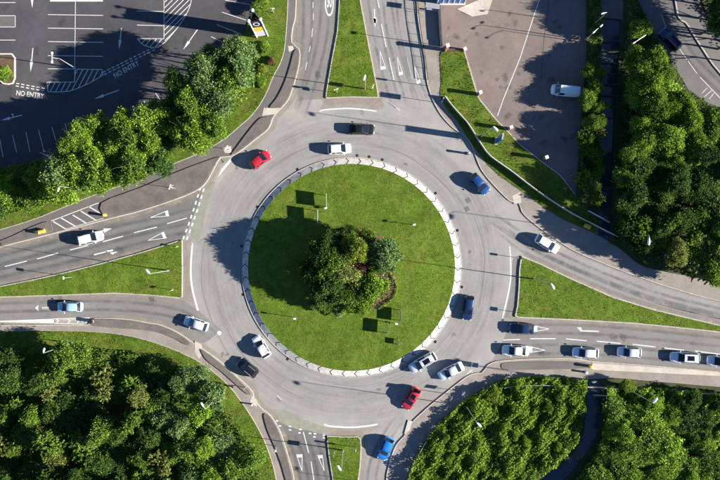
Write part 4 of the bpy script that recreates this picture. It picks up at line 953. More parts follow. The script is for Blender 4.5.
# grass tufts: real short blades over the lawns
def tufts(name, poly_, per_m2, z, label, seed, hgt=0.16, zf=None, excl=None):
    rg = np.random.default_rng(seed); p = np.array([(P(a, b).x, P(a, b).y) for a, b in poly_]); pw = [tuple(v) for v in p]
    lo_, hi = p.min(0), p.max(0); lo_ = np.maximum(lo_, [-72, -50]); hi = np.minimum(hi, [72, 50])
    n = int((hi-lo_).prod()*per_m2); c = rg.uniform(lo_, hi, size=(n, 2)); x, y = c[:, 0], c[:, 1]; ins = np.zeros(n, bool)
    for i in range(len(pw)):
        a, b = pw[i-1], pw[i]
        if a[1] == b[1]: continue
        ins ^= ((a[1] > y) != (b[1] > y)) & (x < (b[0]-a[0])*(y-a[1])/(b[1]-a[1])+a[0])
    c = c[ins]; n = len(c)
    patch = np.sin(c[:, 0]*.9+1.3*np.sin(c[:, 1]*.7))*np.sin(c[:, 1]*1.1+np.sin(c[:, 0]*.5))
    keep = rg.uniform(0, 1, n) < 0.55+0.45*patch; c = c[keep]; n = len(c); patch = patch[keep]
    zz = np.full(n, z) if zf is None else zf(c)
    a = rg.uniform(0, 6.28, n); wv = np.stack([np.cos(a), np.sin(a), 0*a], 1)*(rg.uniform(.03, .075, n))[:, None]
    b = np.concatenate([c, zz[:, None]-.02], 1); lean = rg.normal(0, .07, (n, 2)); t = b+np.concatenate([lean, (hgt*rg.uniform(.3, .75, n))[:, None]], 1)
    q = np.stack([b-wv, b+wv, t+wv*.4, t-wv*.4], 1).reshape(-1, 3)
    me = bpy.data.meshes.new(name); me.vertices.add(n*4); me.vertices.foreach_set('co', q.ravel()); me.loops.add(n*4); me.loops.foreach_set('vertex_index', np.arange(n*4))
    me.polygons.add(n); me.polygons.foreach_set('loop_start', np.arange(n)*4); me.polygons.foreach_set('loop_total', np.full(n, 4))
    at_ = me.attributes.new('tint', 'FLOAT', 'FACE'); at_.data.foreach_set('value', np.clip(rg.normal(.35, .25, n)+patch*.1, 0, 1).astype(np.float32)); me.update()
    me.materials.append(MATS['grass_blade']); o = bpy.data.objects.new(name, me); COL.objects.link(o); tag(o, label, 'grass', kind='stuff')
circ = [((CP(R_IN-.1, i*math.pi/40).x)/S+360, 240-CP(R_IN-.1, i*math.pi/40).y/S) for i in range(80)]
tufts('lawn_grass', circ, 30, .6, 'short grass blades on the round lawn', 31, .12, lambda c: Z_IN-.02+.35*(1-((c[:, 0]-RC[0])**2+(c[:, 1]-RC[1])**2)/R_IN**2))
tufts('lawn_grass', tri_w, 30, .17, 'grass blades on the long triangular island on the left', 32)
tufts('lawn_grass', tri_e, 30, .17, 'grass blades on the triangular island on the right', 33)
tufts('lawn_grass', n_isl, 30, .2, 'grass blades on the wedge island at the top', 34)
tufts('lawn_grass', s_isl, 30, .17, 'grass blades on the small island at the bottom', 35)
tufts('verge_grass', sb+[(-160, 225), (60, 190), (150, 160), (250, 90), (262, 0), (262, -160)], 30, .17, 'grass blades on the verge along the upper left footpath', 36, .2)
tufts('verge_grass', ef+[(240, 640), (225, 440), (190, 380), (150, 365), (-160, 360)], 30, .17, 'grass blades on the verge along the lower left footpath', 37, .2)
tufts('verge_grass', e2+[(598, 222), (576, 196), (542, 162), (508, 132), (478, 98), (464, 51), (441, 52)], 30, .17, 'grass blades on the verge below the brown car park', 38, .28)

# ------------------------------------------------------------------ walls, fences, parapets
def wall_path(name, pts, wd, h, mat, cap, label, cat='wall', zb=0.1, capw=0.08):
    e = thing(name, label, cat, P(*pts[0], 0)); o0 = P(*pts[0], 0); q = [P(*p)-o0 for p in pts]; a = MB(); c = MB()
    for i in range(len(q)-1):
        d = q[i+1]-q[i]; m = (q[i]+q[i+1])/2; ang = math.atan2(d.y, d.x)
        a.box((m.x, m.y, zb+h/2), (d.length, wd, h), ang); 
    qq = resample([tuple(v) for v in q], 1.5)
    for i in range(len(qq)-1):
        d = qq[i+1]-qq[i]; m = (qq[i]+qq[i+1])/2; c.box((m.x, m.y, zb+h+.035), (d.length-.012, wd+capw, .07), math.atan2(d.y, d.x), bev=.012)
    a.build('wall_face', mat, e); k = c.build('coping', cap, e); k['kind'] = 'stuff'; return e
wall_path('retaining_wall', [(438, -60), (438.5, 0), (440, 28), (441.5, 47)], 0.25, 0.85, 'concrete_dark', 'concrete_dark', 'long dark retaining wall along the left side of the brown car park')
wl = smooth_poly([(444.5, 97), (452, 107), (462, 118), (467, 123.5), (475, 136), (483, 148.5), (490, 157), (510, 171), (530, 186.5), (550, 200.5), (570, 213), (593, 225), (617, 237)], False, 2)
wall_path('parapet_wall', wl, 0.10, 0.95, 'concrete', 'concrete_pale', 'long curving white-topped parapet wall between footway and grass', 'wall', 0.1, 0.02)
wall_path('low_wall', [(447, 50.5), (463, 50.8)], 0.3, 0.6, 'brick', 'concrete_dark', 'short brick wall closing the top of the grass bank')
wall_path('bridge_parapet', [(587, 211), (608, 222.5)], 0.14, 0.9, 'concrete', 'white_metal', 'short upper parapet rail where the channel runs under the road', 'wall', .1, .02)
wall_path('bridge_parapet', [(580, 385.6), (617, 388)], 0.12, 0.9, 'concrete', 'concrete', 'pale parapet over the stream nearest the east footway', 'wall', .1, .02)
wall_path('bridge_parapet', [(592, 394.3), (614, 395.4)], 0.12, 0.8, 'concrete', 'concrete', 'second pale parapet over the stream, farther from the road', 'wall', .1, .02)
for y in (42, 52.8, 63.6, 74.4, 85.2, 96, 107, 118):
    mb = MB(); xl, xr = (601, 619-(y-42)*.07); mb.box(P((xl+xr)/2, y, .55), ((xr-xl)*S+.3, .2, .25), bev=.02)
    o = mb.build('channel_beam', 'concrete_dark'); tag(o, ['topmost', 'second', 'third', 'fourth', 'fifth', 'sixth', 'seventh', 'lowest'][int(round((y-42)/10.8))]+' of the concrete beams crossing the channel beside the car park', 'beam', 'beams across the channel')
def rail_fence(pts, label, h=1.0, gap=2.0, mat='galvanised', zb=0.12, rails=(1.0, .5), rr=.03, name='handrail_fence'):
    e = thing(name, label, 'fence', P(*pts[0], 0)); o0 = P(*pts[0], 0); q = [P(*p)-o0 for p in pts]
    for k, f in enumerate(rails):
        mb = MB()
        for i in range(len(q)-1): mb.tube(q[i]+Vector((0, 0, zb+h*f)), q[i+1]+Vector((0, 0, zb+h*f)), rr, rr, 6)
        mb.build('rail', mat, e, smooth=50)
    pm = MB(); pm.box((0, 0, h/2), (.06, .06, h)); po = None
    for v in resample([tuple(x) for x in q], gap):
        if po is None: po = pm.build('post', mat, e, loc=(v.x, v.y, zb)); 
        else: c = po.copy(); COL.objects.link(c); c.parent = e; c.location = (v.x, v.y, zb)
    return e
rail_fence(smooth_poly([(407, 482), (411, 468), (417, 455), (426, 440)], False), 'thin curved grey handrail at the thicket edge by the south footpath', 1.0, 2.0, rr=.05)
rail_fence(smooth_poly([(503, 387), (512, 385), (522, 384.3), (545, 384.2), (566, 385)], False), 'grey handrail along the top of the bramble thicket', 1.1, 2.5, rr=.05)
rail_fence([(679, 391), (700, 392.3), (720, 393.7), (760, 397)], 'grey handrail above the shaded hollow at the right edge', 1.0, 2.5, 'galvanised', rr=.06)
rail_fence(smooth_poly([(416.5, -10), (418, 12), (420.5, 31), (425, 59), (427.5, 80)], False), 'dark guard railing along the north road footway', .75, 2.0, 'dark_metal', rails=(1.0, .15), rr=.035, name='guard_railing')

# building at the top edge
bd = thing('retail_building', 'low building with blue and white bays at the top edge', 'building', P(470, -20, 0))
o0 = P(470, -20, 0); mb = MB()
def BX(x0, y0, x1, y1, z0, z1, m=None):
    m = m or mb; a, b = P(x0, y0)-o0, P(x1, y1)-o0
    m.box(((a.x+b.x)/2, (a.y+b.y)/2, (z0+z1)/2), (abs(b.x-a.x), abs(b.y-a.y), z1-z0))
BX(437, -90, 464.5, 3.2, 0, 4.0); mb.build('wall', 'concrete_dark', bd)
mb = MB(); BX(436.2, -91, 465.2, 3.8, 4.0, 4.25, mb); mb.build('roof', 'roofing', bd)
for i in range(5):
    mb = MB(); BX(437.6+i*5.4, 3.0, 437.6+i*5.4+4.3, 4.1, 0.4, 3.8, mb); mb.build('blue_panel', 'cladding_blue', bd)
mb = MB(); BX(436.5, 3.0, 465, 5.0, 0.0, 0.4, mb); mb.build('plinth', 'white_metal', bd)
for i in range(6):
    mb = MB(); BX(436.6+i*5.4, 3.0, 437.5+i*5.4, 4.4, 0.41, 3.8, mb); mb.build('pillar', 'white_metal', bd)

# ------------------------------------------------------------------ street lamps, signs, bins
def lamp(base, head, label, h=10.6, z=0.1, hs=1.0, twin=False, group='street lamps round the junction', dark=False):
    b = P(*base, z); e = thing('street_lamp', label, 'street lamp', b, 0, group)
    f = (CAMH-h)/CAMH; hd = P(360+(head[0]-360)*f, 240+(head[1]-240)*f, h)-b
    arm = Vector((hd.x, hd.y, 0)); L = arm.length
    if L > 3.0: arm = arm*(3.0/L); L = 3.0
    d = arm.normalized() if L > .05 else Vector((1, 0, 0))
    mb = MB(); mb.tube((0, 0, 0), (0, 0, 1.3), .11, .11, 10); mb.tube((0, 0, 1.3), (0, 0, h-.2), .07, .04, 10); mb.build('pole', 'galvanised', e, smooth=40)
    mb = MB(); mb.tube((0, 0, h-.25), arm*.5+Vector((0, 0, h-.05)), .045, .04, 8); mb.tube(arm*.5+Vector((0, 0, h-.05)), arm+Vector((0, 0, h)), .04, .035, 8); mb.build('arm', 'galvanised', e, smooth=40)
    def headm(c, dr):
        mb = MB(); a = math.atan2(dr.y, dr.x); M = Matrix.Rotation(a, 3, 'Z'); vs = []; n = 10
        secs = [(-.36, .06, .04), (-.25, .11, .07), (0, .155, .11), (.25, .13, .09), (.36, .05, .03)]
        for x, w_, t_2 in secs:
            for i in range(n):
                t = 2*math.pi*i/n; vs.append(c+M @ Vector((x*hs, w_*hs*math.cos(t), t_2*hs*math.sin(t))))
        fs = [(k*n+i, k*n+(i+1) % n, (k+1)*n+(i+1) % n, (k+1)*n+i) for k in range(4) for i in range(n)]+[tuple(range(n-1, -1, -1)), tuple(range(4*n, 5*n))]
        mb.add(vs, fs); ho = mb.build('lamp_head', 'white_metal', e, smooth=50)
        gl = MB(); gl.box(c+Vector((0, 0, -.115*hs)), (.5*hs, .24*hs, .03), a); gl.build('lens', 'lamp_glass', ho)
    headm(arm+Vector((0, 0, h+.02))+d*.3*hs, d)
    if twin: headm(-d*.6+Vector((0, 0, h-.1)), d)
    return e
H1 = 11.4
lamp((87, 191), (59, 188), 'street lamp leaning out of the tree belt by the left footpath', H1)
lamp((169, 270.6), (149.5, 273.3), 'street lamp standing on the triangular grass island on the left', H1, hs=1.3)
lamp((72, 343), (43.5, 352), 'street lamp with a long arm above the lower left wood edge', H1, hs=1.1)
lamp((219.5, 394), (203.5, 406.5), 'street lamp on the verge where the lower left footpath bends', H1, hs=1.2)
lamp((343, 450), (340.5, 470), 'street lamp on the small bottom grass island', H1, hs=1.4)
lamp((626, 388), (653, 402.5), 'street lamp leaning over the bank right of the stream', H1, hs=1.5)
lamp((466, 406), (477, 423), 'street lamp whose head shows white in the bramble thicket', H1, hs=1.4)
lamp((533, 279), (551, 284), 'street lamp on the triangular grass island on the right', H1, hs=1.5)
lamp((623, 236), (649, 239), 'street lamp whose arm crosses the lower north-east wood', H1, hs=1.5)
lamp((481, 137), (493.5, 127), 'street lamp on the grass bank below the brown car park', H1, hs=1.5)
lamp((365, 89), (365, 75.5), 'street lamp on the wedge-shaped grass island at the top', H1, hs=1.3)
lamp((468, 497), (479, 521), 'street lamp just below the bottom edge among the brambles', H1)
lamp((585, 40), (595, 31), 'twin-headed car park lamp left of the channel', 7.1, hs=.9, twin=True, group='car park lamps by the channel')
lamp((593, 25), (604, 13), 'car park lamp nearest the top edge beside the channel', 7.1, hs=.9, group='car park lamps by the channel')
lamp((627, 48.5), (635, 42), 'small lamp in the top of the north-east wood', 8.5, hs=.8, group='car park lamps by the channel')
# car park lamp with crossbar (north west)
cl_b = P(74.8, 67.8, 0); e = thing('car_park_lamp', 'car park lamp with a white crossbar at the end of the double bays', 'street lamp', cl_b)
mb = MB(); mb.tube((0, 0, 0), (0, 0, 6.4), .09, .06, 10); mb.build('pole', 'galvanised', e, smooth=40)
mb = MB(); mb.box((-1.2, 0.15, 6.45), (.08, 1.9, .1)); mb.tube((0, 0, 6.3), (-1.2, .15, 6.45), .04, .04, 6); mb.build('crossbar', 'white_metal', e)
for s_ in (-1, 1): mb = MB(); mb.box((-1.2, .15+s_*.75, 6.5), (.32, .42, .14), bev=.03); mb.build('lamp_head', 'white_metal', e)
mb = MB(); mb.box((0, 0, .25), (.4, .4, .5), bev=.04); mb.build('base', 'concrete', e)

def sign(base, panels, label, h=3.0, name='road_sign', cat='sign', group=None, z=.17, posts=((0, 0),), rz=0, pm='galvanised', pr=.045):
    """panels: (width, height, centre z, yaw deg, material front, x offset)"""
    e = thing(name, label, cat, P(*base, z), R(rz), group)
    for px_, py_ in posts:
        mb = MB(); mb.tube((px_, py_, -.05), (px_, py_, h), pr, pr, 8); mb.build('post', pm, e, smooth=40)
    for (w_, hh, cz, yaw, mat, xo) in panels:
        mb = MB(); a = R(yaw); n = Vector((-math.sin(a), math.cos(a), 0)); c = Vector((xo[0], xo[1], cz))+n*(pr+.02)
        mb.box(c, (w_, .03, hh), a); pn = mb.build('panel', mat, e)
        mb = MB(); mb.box(c-n*.03, (w_*.9, .03, .06), a); mb.build('bracket', 'grey_metal', pn)
    return e
# big boards on the roundabout (seen almost edge on)
def board(x, y, y2, ztop, hgt, label, mat='grey_metal'):
    wd = (y2-y)*S; b = P(x, (y+y2)/2); z = island_z(b); b.z = z
    e = thing('sign_board', label, 'sign', b, 0, 'sign boards on the roundabout lawn')
    for s_ in (-1, 1): mb = MB(); mb.tube((0, s_*wd*.42, -.1), (0, s_*wd*.42, ztop), .05, .05, 8); mb.build('post', 'galvanised', e, smooth=40)
    mb = MB(); mb.box((.07, 0, ztop-hgt/2), (.035, wd, hgt)); mb.build('panel', mat, e)
    for dz in (.2, hgt-.2): mb = MB(); mb.box((-.0, 0, ztop-dz), (.06, wd*.92, .05)); mb.build('rail', 'galvanised', e)
board(326.5, 194.5, 208, 1.95, 1.15, 'wide board, the upper right one of the pair at the upper left of the roundabout')
board(318, 210, 223.5, 1.95, 1.05, 'wide board, the lower left one of the pair at the upper left of the roundabout')
board(400, 308.5, 321, 1.65, 1.0, 'wide board right of the soil bed at the lower right of the roundabout')
board(387, 320.5, 333.5, 1.7, 1.0, 'wide board below the bottom bush of the roundabout')
board(398, 338.5, 344, .95, .6, 'small board nearest the kerb at the lower right of the roundabout')
for bx, by, lb in ((413, 225, 'small white floodlight on the upper right of the roundabout lawn'), (296, 317, 'small white floodlight on the lower left of the roundabout lawn'), (326, 208.5, 'small white floodlight between the two upper left boards'), (396, 323, 'small white floodlight between the lower right boards')):
    b = P(bx, by); b.z = island_z(b); tall = 1.9 if bx in (413, 296) else .5
    e = thing('floodlight', lb, 'floodlight', b, R(15 if by < 240 else -10), 'floodlights on the roundabout lawn')
    mb = MB(); mb.tube((0, 0, -.1), (0, 0, tall), .05, .05, 8); mb.build('post', 'galvanised', e, smooth=40)
    mb = MB(); mb.box((0, 0, tall+.1), (.45, .3, .22), bev=.03); mb.build('lamp_head', 'white_metal', e); mb = MB(); mb.tube((-.5, 0, tall*.7), (.5, 0, tall*.7), .025, .025, 6); mb.build('arm', 'galvanised', e)
# small road signs
W = 'white_metal'
SG = [((337, 93), 3.0, [(.75, .75, 2.6, 20, W, (0, 0)), (.7, .5, 1.9, 110, 'grey_metal', (0, 0))], 'white sign at the lower left corner of the top grass wedge'),
      ((373, 90), 3.0, [(.7, .9, 2.5, 60, W, (0, 0))], 'white sign at the lower right corner of the top grass wedge'),
      ((441, 103), 4.0, [(.9, 1.4, 3.2, 85, 'blue_panel', (0, 0)), (.25, .25, 4.05, 0, W, (0, 0))], 'tall blue-backed sign at the top of the parapet wall'),
      ((72, 277), 3.6, [(.5, .5, 3.3, 90, W, (0, 0))], 'small white sign at the upper edge of the left grass island'),
      ((178.5, 247), 1.0, [(.5, .3, .9, 30, W, (0, 0))], 'low white sign at the upper right tip of the left grass island'),
      ((174, 290), 1.6, [(.6, .35, 1.4, 30, W, (0, 0))], 'low white sign at the lower right tip of the left grass island'),
      ((335, 449), 3.0, [(.8, .8, 2.6, 75, 'lilac_panel', (0, 0))], 'pale sign on the left of the small bottom island'),
      ((356, 447), 2.6, [(.3, 1.2, 2.0, 80, W, (0, 0))], 'narrow white sign on the right of the small bottom island'),
      ((277, 446), 3.0, [(.9, .6, 2.6, 50, W, (0, 0)), (.6, .8, 2.5, 150, W, (0, 0))], 'two-faced white sign on the raised island beside the south road'),
      ((262, 449), 1.2, [(.25, .25, 1.1, 0, W, (0, 0))], 'short marker on the verge side of the south footpath'),
      ((462, 391.5), 2.2, [(.75, .75, 1.9, 45, 'lilac_panel', (0, 0))], 'pale sign shaded by the thicket at the south-east crossing'),
      ((660, 256), 3.4, [(1.1, .9, 2.9, -40, 'blue_panel', (0, 0)), (.5, .4, 2.2, -40, 'lilac_panel', (0, 0))], 'blue sign at the wood edge by the lower footway'),
      ((230, 149.5), 3.0, [(.7, .7, 2.6, 60, W, (0, 0)), (.8, .35, 2.0, 150, W, (0, 0))], 'white sign at the path crossing on the upper left'),
      ((274, 13), 2.4, [(.8, .55, 2.1, 0, W, (0, 0)), (.6, .3, 1.5, 60, 'grey_metal', (0, 0))], 'small white sign on the verge right of the totem'),
      ((508, 370), 3.2, [(.9, .9, 2.7, 80, 'lilac_panel', (0, 0)), (.8, .4, 2.0, 80, W, (0, 0))], 'pale sign on the footway tip at the east entry'),
      ((592, 381), 1.4, [(.7, .9, 1.0, 20, 'lilac_panel', (0, 0))], 'pale panel beside the footway above the stream parapet'),
      ((429, 86), 3.4, [(.35, .8, 3.0, 90, 'grey_metal', (0, 0))], 'grey sign at the lower end of the dark railing'),
      ((563, 189), 1.2, [(.5, .6, .9, 20, 'pavement_pale', (0, 0))], 'small pale marker in the grass behind the long parapet'),
      ((525, 313.5), 2.2, [(.7, .5, 1.9, 80, 'grey_metal', (0, 0))], 'grey sign at the lower left corner of the right grass island'),
      ((516, 257.5), 1.6, [(.4, .5, 1.3, 80, 'grey_metal', (0, 0))], 'short grey sign at the top tip of the right grass island'),
      ((246, 387), 2.4, [(.4, .6, 2.0, 60, 'black_plastic', (0, 0))], 'dark sign at the lower end of the raised island by the bend'),
      ((449, 394), 4.0, [(.8, .8, 3.6, 60, 'grey_metal', (0, 0))], 'grey sign on the footway behind the south-east railing')]
for b_3, h_, pn, lb in SG: sign(b_3, pn, lb, h_, group='small road signs')
# signpost with several arms (white cross from above)
sign((175.5, 188.5), [(.9, .45, 3.3, 70, W, (0, 0)), (.8, .4, 2.8, 160, W, (0, 0)), (.7, .4, 3.3, 20, W, (.2, .1))], 'white many-armed signpost on the raised island at the left entry', 3.6)
# tall dark totem on the grass bank
e = thing('totem_sign', 'tall dark slab totem standing on the grass bank', 'sign', P(496, 141.2, .17), R(-8))
mb = MB(); mb.box((0, 0, 2.9), (.22, 1.05, 5.8), bev=.02); mb.build('body', 'blue_panel', e)
mb = MB(); mb.box((.0, 0, 5.83), (.26, 1.1, .06)); mb.build('cap', 'galvanised', e); mb = MB(); mb.box((0, 0, .1), (.5, 1.3, .2)); mb.build('base', 'concrete', e)
# three-legged retail totem
A_, B_, C_ = P(257, 37.5), P(268, 36), P(260.5, 27.5); ctr = (A_+B_+C_)/3; e = thing('totem_sign', 'tall three-legged totem sign with navy, yellow and white bands', 'sign', (ctr.x, ctr.y, .17)); TH = 9.2
for q in (A_, B_, C_):
    v = q-ctr; mb = MB(); mb.tube((v.x, v.y, -.05), (v.x, v.y, TH), .13, .13, 10); po = mb.build('post', 'white_metal', e, smooth=40)
    mb = MB(); mb.lathe([(.13, 0), (.28, .05), (.30, .2), (.2, .36), (.02, .42)], 12, (v.x, v.y, TH)); mb.build('finial', 'white_metal', po, smooth=50)
mx = [(.6, 3.4, 'lilac_panel'), (3.45, 5.6, 'yellow_panel'), (5.65, 8.8, 'navy_panel')]
for q1, q2 in ((A_, B_), (B_, C_), (C_, A_)):
    v1, v2 = q1-ctr, q2-ctr; d = v2-v1; m = (v1+v2)/2; a = math.atan2(d.y, d.x)
    for z0, z1, mt in mx:
        mb = MB(); mb.box((m.x, m.y, (z0+z1)/2), (d.length-.26, .08, z1-z0), a); pn = mb.build('panel', mt, e)
        if q1 is A_ and mt == 'navy_panel':
            # ring emblem on the navy band
            mb = MB(); nrm = Vector((math.sin(a), -math.cos(a), 0))*.06; ux = Vector((math.cos(a), math.sin(a), 0)); c = m+nrm+Vector((0, 0, 7.3)); vs = []
            for i in range(20):
                t = 2*math.pi*i/20
                for r in (.55, .38): vs.append(c+ux*(r*math.cos(t))+Vector((0, 0, r*1.7*math.sin(t))))
            mb.add(vs, [(2*i, 2*i+1, 2*((i+1) % 20)+1, 2*((i+1) % 20)) for i in range(20)]); mb.build('emblem', 'white_metal', pn)
# brick gate piers, low car park piers
def pier(x, y, h, label, w_=.5, cap='concrete_pale'):
    e = thing('brick_pier', label, 'pier', P(x, y, .0), R(20), 'brick piers round the brown car park')
    mb = MB(); mb.box((0, 0, h/2), (w_, w_, h), bev=.01); mb.build('shaft', 'brick', e); mb = MB(); mb.box((0, 0, h+.05), (w_+.1, w_+.1, .1), bev=.02); mb.build('cap', cap, e)
pier(445.5, 50, 3.1, 'tall brick pier at the left end of the short wall', .55); pier(464, 50.5, 1.2, 'low brick pier at the right end of the short wall')
pier(478.5, 94.5, 2.1, 'pale-capped brick pier at the upper corner of the grass bank'); pier(508.5, 129, 2.3, 'pale-capped brick pier halfway down the grass bank edge'); pier(543.5, 158.5, 2.2, 'pale-capped brick pier at the lower end of the brown car park')
sign((443, 46), [(.5, .4, 6.0, 80, 'grey_metal', (0, 0))], 'slender camera pole beside the tall brick pier', 6.1, 'camera_pole', 'pole')
# framed panel shelter by the north road
e = thing('bus_shelter', 'small open framed shelter in shade beside the north road', 'shelter', P(431, 12, .12), R(82))
for x in (-1.0, 0, 1.0):
    mb = MB(); mb.box((x*.0, x*1.1, 1.15), (.07, .07, 2.3)); mb.build('post', 'grey_metal', e)
mb = MB(); mb.box((.3, 0, 2.36), (.9, 2.5, .07)); mb.build('roof', 'grey_metal', e); mb = MB(); mb.box((0, 0, .55), (.05, 2.2, .05)); mb.build('rail', 'grey_metal', e)
mb = MB(); mb.box((.3, 0, .45), (.3, 1.8, .05)); mb.build('seat', 'grey_metal', e)
# yellow grit bins
def grit(x, y, rz, mat, label):
    e = thing('grit_bin', label, 'grit bin', P(x, y, .12), R(rz)); mb = MB()
    vs = []
    for z, k in ((0, .86), (.75, 1.0)):
        for a, b in ((-.65, -.42), (.65, -.42), (.65, .42), (-.65, .42)): vs.append((a*k, b*k, z))
    mb.add(vs, [(3, 2, 1, 0), (4, 5, 6, 7), (0, 1, 5, 4), (1, 2, 6, 5), (2, 3, 7, 6), (3, 0, 4, 7)]); mb.build('body', mat, e)
    mb = MB(); vs = []
    for x_ in (-.7, .7):
        for t in range(7): a = math.pi*t/6; vs.append((x_, -.46*math.cos(a), .76+.26*math.sin(a)))
    mb.add(vs, [(i, i+1, i+8, i+7) for i in range(6)]+[tuple(range(6, -1, -1)), tuple(range(7, 14)), (0, 7, 13, 6)]); mb.build('lid', mat, e, smooth=50)
    mb = MB(); mb.box((0, -.45, .8), (.3, .06, .08)); mb.build('handle', 'black_plastic', e); e.scale = (.82, .82, .9)
grit(43.5, 231.5, 14, 'yellow_plastic', 'yellow grit bin on the left footpath'); grit(586, 226.3, -25, 'orange_plastic', 'orange-yellow grit bin on the footway by the channel')
mb = MB(); mb.box((0, 0, .35), (.6, .5, .7), bev=.04); o = mb.build('utility_box', 'black_plastic', loc=P(37, 232, .24)); tag(o, 'small black utility box left of the yellow grit bin', 'utility box')
def bollard(x, y, label, mat='yellow_plastic', h=1.15, r=.16, z=.12):
    e = thing('bollard', label, 'bollard', P(x, y, z)); mb = MB(); mb.lathe([(r, 0), (r, h*.72), (r*1.15, h*.74), (r*1.15, h*.96), (r*.5, h)], 12); mb.build('body', mat, e, smooth=40)
    mb = MB(); mb.lathe([(r*1.04, h*.42), (r*1.04, h*.56)], 12); mb.build('band', 'white_metal', e); mb = MB(); mb.lathe([(r*1.5, 0), (r*1.4, .06)], 12); mb.build('base', 'black_plastic', e)
bollard(106.2, 215.3, 'yellow bollard at the right end of the hatched bay', r=.24); bollard(589.3, 366, 'yellow bollard at the start of the pale east strip', r=.25, h=1.1)
bollard(93, 321, 'black and white bollard on the tip of the left exit island', 'black_plastic', .95, .3); bollard(233.3, 386.5, 'small black bollard on the lower left footpath bend', 'black_plastic', .7, .14); bollard(252.5, 404, 'small white bollard in the crossing gap by the south road', 'white_metal', .9, .14)
bollard(467.7, 153.5, 'grey bollard on the paving at the upper right crossing', 'grey_metal', 1.3, .2); bollard(585, 372, 'white bollard beside the parapet over the stream', 'white_metal', .9, .18)

